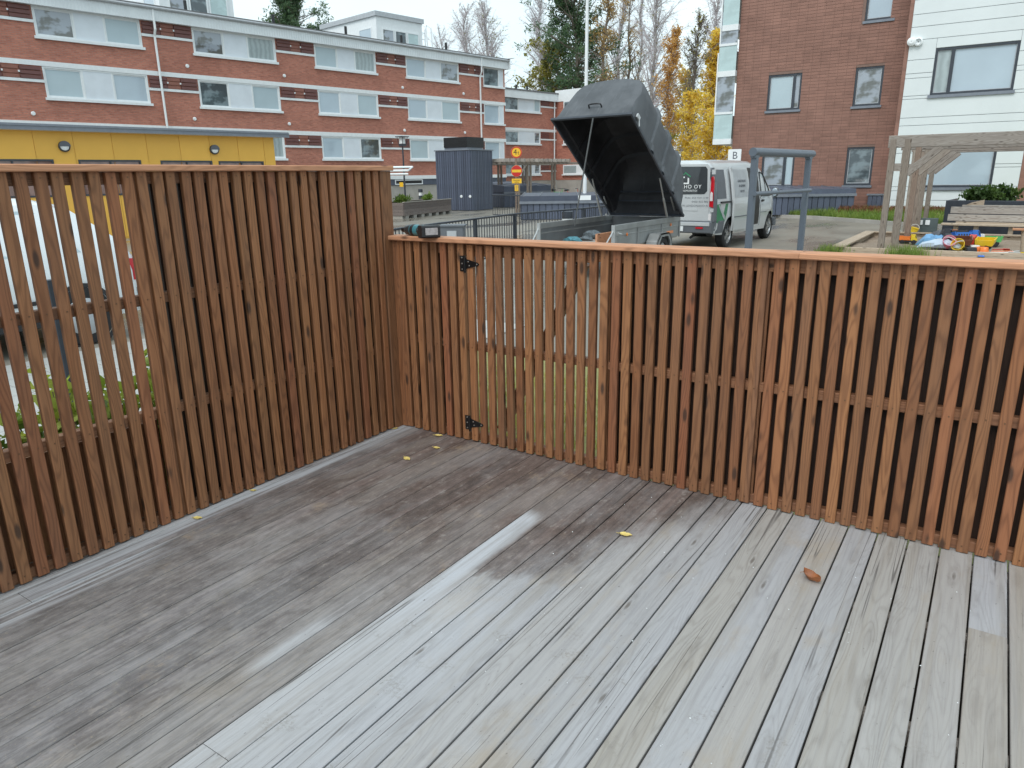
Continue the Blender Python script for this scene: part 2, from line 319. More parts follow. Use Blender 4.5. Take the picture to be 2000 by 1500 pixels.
def pavem():
    m, g = newmat('pale_paving'); P = g.pos(); x, y, z = g.sep(P); n = g.noise(P, 1.3, 5, .6); f = g.noise(P, 40, 3)
    c = g.mix(n, (.40, .40, .38), (.50, .50, .48)); c = g.mix(g.mul(f, .3), c, (.3, .3, .29)); g.fin(c, .4, 0, g.bump(f, .2, .004)); return m
PAVE = pavem()
def leafmat(name, cols, rough=.6, sat=.3):
    m, g = newmat(name); P = g.pos(); n = g.noise(P, 1.1, 3, .6); k = g.n('TexWhiteNoise', out=0, Vector=g.vm('SNAP', P, (.22, .22, .22)))
    c = g.ramp(g.add(g.mul(n, .55), g.mul(k, .45)), cols); g.fin(c, rough, 0)
    tr = g.n('BsdfTranslucent', Color=g.mix(1, c, (1.35, 1.3, .9), 'MULTIPLY')); mx = g.t.nodes.new('ShaderNodeMixShader'); mx.inputs[0].default_value = .45
    g.L.new(g.t.nodes['Principled BSDF'].outputs[0], mx.inputs[1]); g.L.new(tr, mx.inputs[2]); g.L.new(mx.outputs[0], g.t.nodes['Material Output'].inputs[0]); return m
L_PINE = leafmat('pine_needles', [(.2, (.045, .085, .048)), (.55, (.085, .155, .082)), (.85, (.155, .235, .11))])
L_GOLD = leafmat('golden_leaves', [(.2, (.48, .33, .04)), (.5, (.70, .51, .075)), (.85, (.80, .66, .17))])
L_ORAN = leafmat('orange_leaves', [(.2, (.38, .21, .06)), (.5, (.56, .33, .10)), (.85, (.70, .47, .19))])
L_OLIV = leafmat('olive_leaves', [(.2, (0.119, 0.128, 0.031)), (.5, (0.255, 0.246, 0.060)), (.85, (0.442, 0.374, 0.102))])
L_RUST = leafmat('russet_larch', [(.2, (.25, .16, .065)), (.5, (.43, .285, .115)), (.85, (.57, .42, .19))])
L_HEDGE = leafmat('hedge_leaves', [(.2, (0.078, 0.130, 0.023)), (.5, (0.221, 0.299, 0.052)), (.85, (0.546, 0.572, 0.156))])
L_SHRUB = leafmat('shrub_leaves', [(.2, (.022, .05, .014)), (.5, (.06, .115, .03)), (.85, (.12, .19, .05))])
L_GRASS = leafmat('grass_blades', [(.2, (.09, .15, .03)), (.5, (.17, .26, .05)), (.85, (.28, .34, .09))])
L_LAWN = leafmat('autumn_lawn_blades', [(.2, (.22, .24, .06)), (.5, (.36, .36, .11)), (.85, (.50, .46, .20))])
L_REDG = leafmat('red_groundcover', [(.2, (.14, .05, .03)), (.5, (.22, .09, .05)), (.85, (.30, .17, .09))])
BARK = paint('grey_bark', (.32, .30, .285), .9, var=.35, scale=5)
BARKD = paint('dark_bark', (.17, .14, .115), .9, var=.3, scale=5)
TWIG = paint('birch_twigs', (.52, .48, .49), .9, var=.25, scale=3)  # distance haze is put into this pale twig colour
LEAFY = paint('yellow_leaf', (.70, .55, .18), .55, var=.2, scale=40)
LEAFB = paint('brown_leaf', (.30, .105, .035), .5, var=.3, scale=40)
def plastic(name, col): return paint(name, col, .35, var=.06, bump=.02)

# ------------------------------------------------------------------ mesh builder
class MB:
    def __init__(s): s.v = []; s.f = []; s.m = []
    def add(s, vs, fs, mi=0, M=None):
        b = len(s.v); s.v += [tuple(M @ Vector(p)) if M else tuple(p) for p in vs]
        s.f += [tuple(b+i for i in f) for f in fs]; s.m += [mi]*len(fs); return s
    def box(s, x0, x1, y0, y1, z0, z1, mi=0, M=None):
        return s.add([(x0, y0, z0), (x1, y0, z0), (x1, y1, z0), (x0, y1, z0), (x0, y0, z1), (x1, y0, z1), (x1, y1, z1), (x0, y1, z1)],
                     [(0, 3, 2, 1), (4, 5, 6, 7), (0, 1, 5, 4), (1, 2, 6, 5), (2, 3, 7, 6), (3, 0, 4, 7)], mi, M)
    def prism(s, poly, a0, a1, axis='y', mi=0, M=None):
        n = len(poly)
        def P(p, a): return {'x': (a, p[0], p[1]), 'y': (p[0], a, p[1]), 'z': (p[0], p[1], a)}[axis]
        vs = [P(p, a0) for p in poly]+[P(p, a1) for p in poly]
        fs = [tuple(range(n))[::-1], tuple(range(n, 2*n))]+[(i, (i+1) % n, n+(i+1) % n, n+i) for i in range(n)]
        return s.add(vs, fs, mi, M)
    def bar(s, x0, x1, y0, y1, z0, z1, c=.003, axis='z', mi=0, M=None):
        """a timber with eased long edges"""
        a = {'z': (x0, x1, y0, y1), 'x': (y0, y1, z0, z1), 'y': (x0, x1, z0, z1)}[axis]
        l = {'z': (z0, z1), 'x': (x0, x1), 'y': (y0, y1)}[axis]
        p = [(a[0]+c, a[2]), (a[1]-c, a[2]), (a[1], a[2]+c), (a[1], a[3]-c), (a[1]-c, a[3]), (a[0]+c, a[3]), (a[0], a[3]-c), (a[0], a[2]+c)]
        return s.prism(p, l[0], l[1], axis, mi, M)
    def tube(s, pts, r, n=6, mi=0, cap=True, M=None):
        pts = [Vector(p) for p in pts]; rs = r if hasattr(r, '__len__') else [r]*len(pts); vs = []; up = None
        for i, p in enumerate(pts):
            t = (pts[min(i+1, len(pts)-1)]-pts[max(i-1, 0)])
            t = t.normalized() if t.length > 1e-9 else Vector((0, 0, 1))
            if up is None: up = t.orthogonal().normalized()
            else:
                up = up-t*up.dot(t); up = up.normalized() if up.length > 1e-6 else t.orthogonal().normalized()
            w = t.cross(up)
            for k in range(n):
                a = 2*math.pi*k/n; vs.append(p+(up*math.cos(a)+w*math.sin(a))*rs[i])
        fs = [(i*n+k, i*n+(k+1) % n, (i+1)*n+(k+1) % n, (i+1)*n+k) for i in range(len(pts)-1) for k in range(n)]
        if cap: fs += [tuple(range(n))[::-1], tuple((len(pts)-1)*n+k for k in range(n))]
        return s.add(vs, fs, mi, M)
    def lathe(s, prof, n=20, mi=0, M=None, cap=True):
        vs = [(r*math.cos(2*math.pi*k/n), r*math.sin(2*math.pi*k/n), z) for r, z in prof for k in range(n)]
        fs = [(i*n+k, i*n+(k+1) % n, (i+1)*n+(k+1) % n, (i+1)*n+k) for i in range(len(prof)-1) for k in range(n)]
        if cap: fs += [tuple(range(n))[::-1], tuple((len(prof)-1)*n+k for k in range(n))]
        return s.add(vs, fs, mi, M)
    def grid(s, rows, mi=0, closed=False, M=None):
        n = len(rows[0]); vs = [p for r in rows for p in r]; fs = []
        for i in range(len(rows)-1):
            for k in range(n if closed else n-1):
                fs.append((i*n+k, i*n+(k+1) % n, (i+1)*n+(k+1) % n, (i+1)*n+k))
        return s.add(vs, fs, mi, M)
    def mesh(s, name, mats, smooth=None):
        me = bpy.data.meshes.new(name); me.from_pydata(s.v, [], s.f)
        for m in (mats if isinstance(mats, (list, tuple)) else [mats]): me.materials.append(m)
        if any(s.m): me.polygons.foreach_set('material_index', s.m)
        if smooth is not None:
            me.polygons.foreach_set('use_smooth', [True]*len(me.polygons))
            me.set_sharp_from_angle(angle=R_(smooth))
        me.update(); return me
    def put(s, name, mats, at, smooth=None): return link(name, s.mesh(name, mats, smooth), None, at)
    def obj(s, name, mats, parent=None, loc=None, smooth=None):
        if loc is not None: s.v = [(a-loc[0], b-loc[1], c-loc[2]) for a, b, c in s.v]
        return link(name, s.mesh(name, mats, smooth), parent, loc)
def link(name, me, parent=None, loc=None, rot=None):
    o = bpy.data.objects.new(name, me); COL.objects.link(o)
    if parent is not None: o.parent = parent
    if loc is not None: o.location = loc
    if rot is not None: o.rotation_euler = rot
    return o
def tag(o, label=None, cat=None, group=None, kind=None):
    if label: o['label'] = label
    if cat: o['category'] = cat
    if group: o['group'] = group
    if kind: o['kind'] = kind
    return o
def thing(name, label, cat, loc=(0, 0, 0), rz=0, group=None):
    return tag(link(name, None, None, loc, (0, 0, rz)), label, cat, group)
def text(s, size, mat, parent, loc, rot, ext=.002, name='lettering', align='CENTER', space=1.0):
    c = bpy.data.curves.new(name, 'FONT'); c.body = s; c.size = size; c.extrude = ext; c.align_x = align; c.align_y = 'CENTER'; c.space_character = space; c.resolution_u = 2
    t = bpy.data.objects.new('tmp', c); COL.objects.link(t)
    me = bpy.data.meshes.new_from_object(t.evaluated_get(bpy.context.evaluated_depsgraph_get())); me.name = name
    bpy.data.objects.remove(t); me.materials.clear(); me.materials.append(mat)
    return link(name, me, parent, loc, rot)
FRONT = (R_(90), 0, 0)                           # lettering that faces local -y
def holes(mb, x0, x1, z0, z1, y, hs, deep, mi=0, mr=0):
    """a wall face at y with rectangular openings and their reveals"""
    xs = sorted({x0, x1, *[min(max(h[i], x0), x1) for h in hs for i in (0, 1)]}); zs = sorted({z0, z1, *[min(max(h[i], z0), z1) for h in hs for i in (2, 3)]})
    for a, b in zip(xs, xs[1:]):
        for c, d in zip(zs, zs[1:]):
            mx, mz = (a+b)/2, (c+d)/2
            if not any(h[0] < mx < h[1] and h[2] < mz < h[3] for h in hs):
                mb.add([(a, y, c), (b, y, c), (b, y, d), (a, y, d)], [(0, 1, 2, 3)], mi)
    for h in hs:
        a, b, c, d = h; e = y+deep
        mb.add([(a, y, c), (b, y, c), (b, y, d), (a, y, d), (a, e, c), (b, e, c), (b, e, d), (a, e, d)], [(0, 4, 5, 1), (1, 5, 6, 2), (2, 6, 7, 3), (3, 7, 4, 0)], mr)
def frame(mb, x0, x1, z0, z1, y0, y1, w, mull=(), mi=0):
    mb.box(x0, x1, y0, y1, z0, z0+w, mi); mb.box(x0, x1, y0, y1, z1-w, z1, mi); mb.box(x0, x0+w, y0, y1, z0+w, z1-w, mi); mb.box(x1-w, x1, y0, y1, z0+w, z1-w, mi)
    for a, b in mull: mb.box(a, b, y0+.001, y1-.001, z0+w, z1-w, mi)

# ================================================================== THE SETTING: ground
tag(MB().add([(-420, -260, 0), (420, -260, 0), (420, 520, 0), (-420, 520, 0)], [(0, 1, 2, 3)]).put('yard_asphalt', ASPH, (0, 0, GZ)), kind='structure')
b = MB()
for i in range(-14, 3):
    for j in range(-5, 9):
        x, y = -4.6+.3*(i+14)-.0, -2.0+.4*(j+5)
        if x < -1.35: b.box(x+.003, x+.297, y+.004, y+.396, GZ+.002, GZ+.012)
tag(b.obj('paving', PAVE), kind='structure')
tag(MB().add([(-1.2, .12, 0), (4.9, .12, 0), (4.9, 2.0, 0), (-1.2, 2.6, 0)], [(0, 1, 2, 3)]).put('lawn', LAWN, (0, 0, GZ+.006)), kind='structure')
tag(MB().add([(-1.4, -6, 0), (-.1, -6, 0), (-.1, 1.0, 0), (-1.4, 1.0, 0)], [(0, 1, 2, 3)]).put('planting_bed', SOIL, (0, 0, GZ+.006)), kind='structure')
tag(MB().add([(-.1, -6, 0), (6, -6, 0), (6, .1, 0), (-.1, .1, 0)], [(0, 1, 2, 3)]).put('ground_under_deck', SOIL, (0, 0, GZ+.010)), kind='structure')
KP = [(-9, 27.8), (-4.06, 26.0), (-2.55, 25.45), (-.06, 23.32), (1.2, 22.2), (3, 21.6), (8, 21.2)]
kb = MB()
for (ax, ay), (bx, by) in zip(KP, KP[1:]):
    t = Vector((bx-ax, by-ay, 0)).normalized(); n = Vector((-t.y, t.x, 0))*.075
    for k in range(max(1, int(math.hypot(bx-ax, by-ay)/1.0))):
        L = max(1, int(math.hypot(bx-ax, by-ay)/1.0)); p = Vector((ax, ay, GZ)).lerp(Vector((bx, by, GZ)), k/L)+t*.005; q = Vector((ax, ay, GZ)).lerp(Vector((bx, by, GZ)), (k+1)/L)-t*.005
        kb.add([p-n, q-n, q+n, p+n, p-n+Vector((0, 0, .12)), q-n+Vector((0, 0, .12)), q+n+Vector((0, 0, .12)), p+n+Vector((0, 0, .12))], [(0, 3, 2, 1), (4, 5, 6, 7), (0, 1, 5, 4), (1, 2, 6, 5), (2, 3, 7, 6), (3, 0, 4, 7)])
tag(kb.obj('kerb', CONC), kind='structure')
vs = [(x, y+.07, GZ+.10) for x, y in KP]+[(x, max(27.6, y+2.2), .17) for x, y in KP]; n = len(KP)
tag(MB().add(vs, [(i, i+1, n+i+1, n+i) for i in range(n-1)]).obj('grass_bank', LAWN), kind='structure')

def blades(name, pts, h, mat, w=.012, lean=.5):
    mb = MB()
    for x, y, z in pts:
        a = random.uniform(0, 6.28); hh = h*random.uniform(.5, 1.2); dx, dy = math.cos(a)*w, math.sin(a)*w; l = random.uniform(-lean, lean)*hh; m2 = random.uniform(-lean, lean)*hh
        mb.add([(x-dx, y-dy, z), (x+dx, y+dy, z), (x+dx*.6+l*.4, y+dy*.6+m2*.4, z+hh*.6), (x-dx*.6+l*.4, y-dy*.6+m2*.4, z+hh*.6), (x+l, y+m2, z+hh)], [(0, 1, 2, 3), (3, 2, 4)])
    return tag(mb.obj(name, mat), kind='stuff')
rb = random.Random(3)
blades('lawn_grass', [(rb.uniform(-1.1, 4.8), rb.uniform(.36, 1.9), GZ) for _ in range(6000)], .09, L_LAWN, .004)
def bankpt():
    i = rb.randrange(1, n-2); t = rb.random(); (ax, ay), (bx, by) = KP[i], KP[i+1]; x = ax+(bx-ax)*t; y0 = ay+(by-ay)*t+.1; y1 = max(27.6, y0+2); k = rb.random()**1.6
    return (x, y0+(y1-y0)*k, GZ+.10+.17*k)
blades('bank_grass', [p for p in (bankpt() for _ in range(9000)) if p[0] > -3.6], .20, L_GRASS, .010)
blades('bank_groundcover', [(rb.uniform(-1.9, 3.2), rb.uniform(26.2, 27.4), .12) for _ in range(2500)], .22, L_REDG, .03)

# ------------------------------------------------------------------ the deck: every board a part
deck = tag(link('deck', None, None, (0, 0, 0)), kind='structure')
PITCH_D = .123; X0 = 3.35582
k0 = -1; ends = {26: [-2.34], 25: [], 15: [-2.42], 0: [-.59], -1: [-2.0], 9: [-2.9], 20: [-3.3], 3: [-3.1], 12: [-3.4], 22: [-1.05]}
dm = {}
rd = random.Random(11)
for k in range(-14, 28):
    xr = X0-k*PITCH_D; gap = .0066 if xr > 1.75 else .0036
    xl = xr-PITCH_D; cuts = [.035]+ends.get(k, [])+[-5.2]
    if xl < -.06: continue
    for a, e in zip(cuts, cuts[1:]):
        a2, e2 = a-.0012, e+.0012; dz = rd.uniform(-.0012, .0008)
        MB().bar(xl+gap/2, xr-gap/2, e2, a2, -.028+dz, dz, .0022, 'y').obj('deck_board', DECK, deck, ((xl+xr)/2, (a+e)/2, 0))
jb = MB()
for y in (-.05, -.6, -1.2, -1.8, -2.4, -3.0, -3.6, -4.2, -4.8): jb.box(-.03, 5.1, y-.022, y+.022, -.092, -.031)
jb.obj('joist', GREYX, deck)
MB().bar(-.034, .033, -5.2, .03, -.028, .0006, .002, 'y').obj('deck_board', DECK, deck, (0, -2.5, 0))

# ------------------------------------------------------------------ slatted fences
SW, ST = .0442, .028
def slatmesh(L, screws):
    mb = MB().bar(-SW/2, SW/2, 0, ST, 0, L, .0035, 'z')
    for z in screws:
        M = Matrix.Translation((random.uniform(-.004, .004), -.0008, z)) @ Matrix.Rotation(R_(90), 4, 'X')
        mb.lathe([(.0036, -.001), (.0036, .0007)], 6, 1, M)
    return mb.mesh('slat', [SLAT, BRASS])
rs = random.Random(5)
def slats(parent, xs, z0, L, screws, y=0, variants=4, rot=0, place=None):
    ms = [slatmesh(L, [s+rs.uniform(-.006, .006) for s in screws]) for _ in range(variants)]
    for i, x in enumerate(xs):
        link('slat', ms[i % variants], parent, (x+rs.uniform(-.0015, .0015), y+rs.uniform(-.001, .001), z0+rs.uniform(-.003, .003)),
             (rs.uniform(-.0015, .0015), rs.uniform(-.0034, .0034), rs.uniform(-.012, .012)))
# --- tall fence on the left. Local x runs along world -Y from the corner, local -y faces the deck (+X)
tall = thing('slatted_fence', 'tall brown slatted privacy fence along the left edge of the deck', 'fence', (0, 0, 0), R_(-90))
TP = .0683; TT = 1.625
def T(mb, *a): return mb
# local frame: x_l = -Y, y_l = X ; rotated -90: (x_l,y_l)->(y_l, -x_l): so local +y is +X. slat front must face +y
txs = [2.0125+TP*k for k in range(-29, 60)]
txs = [x for x in txs if .088 < x < 5.2]
flip = Matrix.Rotation(math.pi, 4, 'Z')
ms = [slatmesh(TT-.008, [.03, .54, 1.07, 1.595]) for _ in range(5)]
for i, x in enumerate(txs):
    o = link('slat', ms[i % 5], tall, (x+rs.uniform(-.0015, .0015), 0+rs.uniform(-.001, .001), .008+rs.uniform(-.003, .003)), (rs.uniform(-.0015, .0015), rs.uniform(-.0034, .0034), math.pi+rs.uniform(-.012, .012)))
for z in (.002, .517, 1.047, 1.573):
    MB().bar(.0, 5.2, -.073, -.0285, z, z+(.047 if z < 1.5 else .0515), .003, 'x').obj('rail', RAIL, tall, (0, 0, z))
for x in (1.5685, 3.2077, 4.847):
    MB().bar(x-.0124, x+.0124, -.076, -.021, GZ, 1.612, .002, 'z').obj('post', SLAT, tall, (x, -.04, 0))
MB().bar(-.030, .0625, -.122, .003, GZ, TT-.001, .004, 'z').obj('post', SLAT, tall, (0, -.05, 0))
for x in [1.62+.0683*k for k in range(0, 20)]:
    MB().bar(x-.0315+.010, x+.0315+.010, -.103, -.075, .05, .50, .003, 'z').obj('skirting_slat', SLAT, tall, (x, -.09, .07))
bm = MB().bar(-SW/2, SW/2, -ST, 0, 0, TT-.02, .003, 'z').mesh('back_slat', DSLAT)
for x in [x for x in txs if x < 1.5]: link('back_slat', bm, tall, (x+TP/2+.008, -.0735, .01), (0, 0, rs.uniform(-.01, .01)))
cap = MB(); cap.bar(-.035, 5.2, -.098, .022, TT+.0005, TT+.029, .004, 'x').obj('cap_rail', CAPX, tall, (0, 0, TT))
# --- low fence across the far side with the gate in it; local frame = world
low = thing('slatted_fence', 'low brown slatted fence closing the far side of the deck', 'fence', (0, 0, 0))
FP = .0664; HL = 1.2145; GX0, GX1 = .562, 1.398
fx = [2.858+FP*k for k in range(-43, 40)]
fx = [x for x in fx if .02 < x < 5.0]
slats(low, [.0255]+[x for x in fx if not GX0 < x < GX1], .006, HL-.008, [.03, .595, 1.17])
for a, b_ in ((0.005, GX0-.004), (GX1+.004, 5.0)):
    for z in (.002, .577, 1.148): MB().bar(a, b_, ST+.0005, ST+.0455, z, z+(.047 if z < 1 else .0655), .003, 'x').obj('rail', RAIL, low, (a, 0, z))
bx = [.003]+[x for x in fx if x > 2.24 or x < GX0-.05]+[x-.0202 for x in fx if 1.42 < x < 2.22]
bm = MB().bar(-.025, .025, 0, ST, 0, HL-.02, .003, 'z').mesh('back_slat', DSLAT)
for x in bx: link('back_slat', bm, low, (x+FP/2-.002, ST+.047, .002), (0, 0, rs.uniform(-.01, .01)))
for x in (GX0-.055, GX1+.06, 2.262, 3.6, 4.9):
    MB().bar(x-.03, x+.03, ST+.001, ST+.044, GZ, HL-.002, .003, 'z').obj('post', SLAT, low, (x, .05, 0))
MB().bar(2.2345, 2.2585, -.001, ST, .01, HL-.002, .002, 'z').obj('post', SLAT, low, (2.24, .0, 0))
for a, b_ in ((-.02, 2.415), (2.4165, 5.0)):
    MB().bar(a, b_, -.028, .092, HL+.0005, HL+.0285, .005, 'x').obj('cap_rail', CAPX, low, (a, 0, HL))
# --- the gate
gate = thing('garden_gate', 'narrow brown slatted gate hung on black hinges in the low fence', 'gate', (GX0, 0, 0))
gx = [x for x in fx if GX0 < x < GX1]
slats(gate, [x-GX0 for x in gx], .008, HL-.016, [.03, .595, 1.165])
W = GX1-GX0
for z in (.004, .577, 1.140): MB().bar(.008, W-.008, ST+.0005, ST+.0455, z, z+(.047 if z < 1 else .0725), .003, 'x').obj('rail', RAIL, gate, (0, 0, z))
p0, p1 = Vector((.18, ST+.023, .08)), Vector((W-.10, ST+.023, 1.13))
ang = math.atan2(p1.z-p0.z, p1.x-p0.x); Lb = (p1-p0).length
br = MB().bar(0, Lb, -.021, .021, -.03, .03, .003, 'x', M=Matrix.Identity(4)); o = br.obj('brace', RAIL, gate, None); o.location = p0+Vector((0, .0445, 0)); o.rotation_euler = (0, -ang, 0)
for hz in (1.099, .121):
    h = MB(); zc = hz
    h.box(.0-.028, .006, -.0042, -.0012, zc-.045, zc+.045)                     # strap plate on the fixed slat
    h.prism([(.012, zc-.036), (.024, zc-.026), (.098, zc-.010), (.108, zc-.004), (.108, zc+.004), (.098, zc+.010), (.024, zc+.026), (.012, zc+.036)], -.0045, -.0012, 'y')
    h.tube([(.009, -.0065, zc-.052), (.009, -.0065, zc+.048)], .0065, 10)
    ho = h.obj('hinge', BLACKM, gate)
    s_ = MB()
    for px, pz in ((-.012, -.034), (-.012, 0), (-.012, .034), (.034, .012), (.040, -.010), (.094, 0)):
        s_.lathe([(.0048, 0), (.0044, .0016), (.002, .0022)], 10, 0, Matrix.Translation((px, -.0042, zc+pz)) @ Matrix.Rotation(R_(90), 4, 'X'))
    s_.obj('screw', STEEL, ho)

# ================================================================== THE LONG RED BRICK APARTMENT BUILDING
BAZ = R_(9.5); BD = Vector((math.sin(BAZ), math.cos(BAZ), 0)); BN = Vector((-math.cos(BAZ), math.sin(BAZ), 0))   # along, into the house
BP = Vector((-29.68, 45.46, 0)); BRZ = R_(90)-BAZ
def bl(u, v, inward=0):
    """photo point -> (along, height) on a plane parallel to the facade"""
    k = ray(u, v); o = BP+BN*inward; t = (o-CAM).dot(BN)/k.dot(BN); q = CAM+k*t; return (q-BP).dot(BD), q.z
bld = thing('apartment_building', 'long red brick apartment building with white bands, behind the ochre garage', 'building', BP, BRZ)
WZ = [(8.06, 9.34), (5.42, 6.80), (2.78, 4.15)]
WS = [(-52.9, -48.2), (-45.7, -41.2), (-38.5, -33.8), (-31.2, -26.5), (-23.9, -19.1), (-16.55, -12.05), (-9.58, -4.78), (-2.30, -.17)]
hs_ = []
for (z0, z1) in WZ:
    for (a, b_) in WS: hs_.append((a, b_, z0, z1))
SL = -60
wb_ = MB(); holes(wb_, SL, 0, 1.72, 9.9, 0, hs_, .14)
wb_.add([(0, 0, -.1), (0, 12, -.1), (0, 12, 9.9), (0, 0, 9.9)], [(0, 1, 2, 3)])
wb_.add([(SL, 12, -.1), (0, 12, -.1), (0, 12, 9.9), (SL, 12, 9.9)], [(3, 2, 1, 0)])
wb_.obj('wall', BRICK, bld)
MB().box(SL, 0, .06, .3, -.1, 1.10).obj('plinth', CONC, bld)
MB().box(SL, 0, .02, .3, 1.102, 1.50).obj('basement_band', ANTH, bld)
for s0 in (-10.9, -19.0, -27.5):
    MB().box(s0, s0+2.2, -.012, .02, 1.2, 1.42).obj('basement_vent', BLACK, bld)
    f_ = MB(); frame(f_, s0-.12, s0+2.32, 1.14, 1.47, -.02, .019, .06); f_.obj('vent_frame', WHITE, bld)
for z0, z1 in ((1.502, 1.74), (4.152, 4.38), (6.802, 7.02)):
    MB().box(SL, .03, -.05, .05, z0, z1).obj('floor_band', WHITE, bld, (0, 0, z0))
MB().box(SL, .06, -.32, .1, 9.342, 9.93).obj('fascia', FASCIA, bld)
g_ = MB(); g_.tube([(SL, -.40, 9.93), (.05, -.40, 9.93)], .075, 8); g_.obj('gutter', LGREY, bld)
MB().box(SL, .08, -.42, 12, 9.935, 10.06).obj('roof', ROOFM, bld)
gb = MB(); gb.prism([(-1, 10.06), (11.8, 10.06), (11.8, 11.0)], -.05, .16, 'x'); gb.prism([(-.45, 9.35), (11.8, 9.35), (11.8, 10.06), (-.45, 10.06)], .082, .19, 'x'); gb.obj('gable_flashing', WHITE, bld)
rw = random.Random(21)
def bigwin(par, a, b_, z0, z1, y, kinds, split):
    """white frame round two panes with a boarded panel between"""
    f_ = MB(); frame(f_, a, b_, z0, z1, y-.06, y+.10, .07)
    p, q = split
    f_.box(p-.035, p+.035, y-.055, y+.095, z0+.07, z1-.07); f_.box(q-.035, q+.035, y-.055, y+.095, z0+.07, z1-.07)
    wn = f_.obj('window', WHITE, par)
    MB().box(p+.035, q-.035, y-.045, y+.09, z0+.07, z1-.07).obj('boarded_panel', WBOARD, wn)
    for (c, d), k in zip(((a+.07, p-.035), (q+.035, b_-.07)), kinds):
        sf = MB(); frame(sf, c, d, z0+.07, z1-.07, y-.02, y+.03, .055); sf.obj('sash', WHITE, wn)
        MB().box(c+.055, d-.055, y+.0, y+.012, z0+.125, z1-.125).obj('pane', k, wn, (c, 0, z0))
    MB().box(a-.08, b_+.08, y-.16, y-.062, z0-.10, z0+.02).obj('sill', WHITE, wn)
PK = {(0, 3): (P_TREE, P_BLIND), (1, 3): (P_BLIND, P_BLUE), (0, 4): (P_TREE, P_CURT), (1, 4): (P_DARK, P_BLIND), (0, 5): (P_BLIND, P_CURT), (1, 5): (P_BLUE, P_BLIND),
      (2, 5): (P_BLUE, P_DARK), (0, 6): (P_BLUE, P_TREE), (1, 6): (P_BLUE, P_BLIND), (2, 6): (P_BLIND, P_BLUE)}
for i, (z0, z1) in enumerate(WZ):
    for j, (a, b_) in enumerate(WS):
        if j == 7:
            f_ = MB(); frame(f_, a, b_, z0, z1, -.02, .12, .07); f_.box(a+1.58, a+1.66, -.015, .115, z0+.07, z1-.07); wn = f_.obj('window', WHITE, bld)
            MB().box(a+1.66, b_-.07, .0, .10, z0+.07, z1-.07).obj('boarded_panel', WBOARD, wn)
            MB().box(a+.07, a+1.58, .05, .062, z0+.07, z1-.07).obj('pane', P_DARK if i == 0 else P_BLUE, wn, (a, 0, z0))
            MB().box(a-.08, b_+.08, -.15, -.022, z0-.10, z0+.02).obj('sill', WHITE, wn)
            continue
        if j < 2 and i > 1: continue
        w_ = b_-a; kk = PK.get((i, j), (rw.choice([P_BLIND, P_BLUE]), rw.choice([P_CURT, P_BLUE, P_BLIND])))
        bigwin(bld, a, b_, z0, z1, .04, kk, (a+w_*.355, a+w_*.64))
    for j in range(len(WS)-1):                         # louvred strip under the band between two windows
        a, b_ = WS[j][1]+.06, WS[j+1][0]-.06; w_ = b_-a
        for p, q, mm in ((0, .36, LOUV), (.36, .64, LOUV2), (.64, 1, LOUV)):
            lb = MB(); x0, x1 = a+w_*p+.02, a+w_*q-.02; mid = mm is LOUV2
            for k in range(3): lb.box(x0, x1, -.055 if mid else -.09, -.003, z1-.20-k*.19, z1-.05-k*.19, 0)
            if mid: lb.box(x0-.035, x0+.03, -.10, -.004, z1-.34, z1-.26, 1); lb.box(x1-.03, x1+.035, -.10, -.004, z1-.34, z1-.26, 1)
            lb.obj('louvre', [mm, WHITE], bld)
        MB().box(a-.05, b_+.05, -.07, -.002, z1-.72, z1-.595).obj('louvre_sill', WHITE, bld)
for s_, zt in ((-25.9, 9.4), (-2.78, 9.35), (-47, 9.4)):
    d_ = MB(); d_.tube([(s_, -.34, 9.9), (s_, -.34, 8.95), (s_, -.16, 8.65), (s_, -.16, 1.2)], .06, 8); d_.obj('downpipe', WHITE, bld)
for s_, z in [(-24.36, 7.41), (-18.7, 7.4), (-24.33, 4.79), (-18.67, 4.76), (-9.96, 7.38), (-9.98, 4.68), (-4.37, 7.37), (-4.35, 4.71), (-31.9, 4.7), (-33, 7.4)]:
    v_ = MB(); v_.lathe([(.095, -.004), (.095, .05), (.07, .075)], 12, 0, Matrix.Translation((s_, 0, z)) @ Matrix.Rotation(R_(90), 4, 'X')); v_.obj('wall_vent', SIGNW, bld)
for s_ in (-24, -19, -14.1, -9.75, -5.8, -29, -34):
    v_ = MB(); v_.tube([(s_, .1, 10.06), (s_, .1, 10.60)], .085, 8); v_.obj('roof_vent', BLACK, bld)
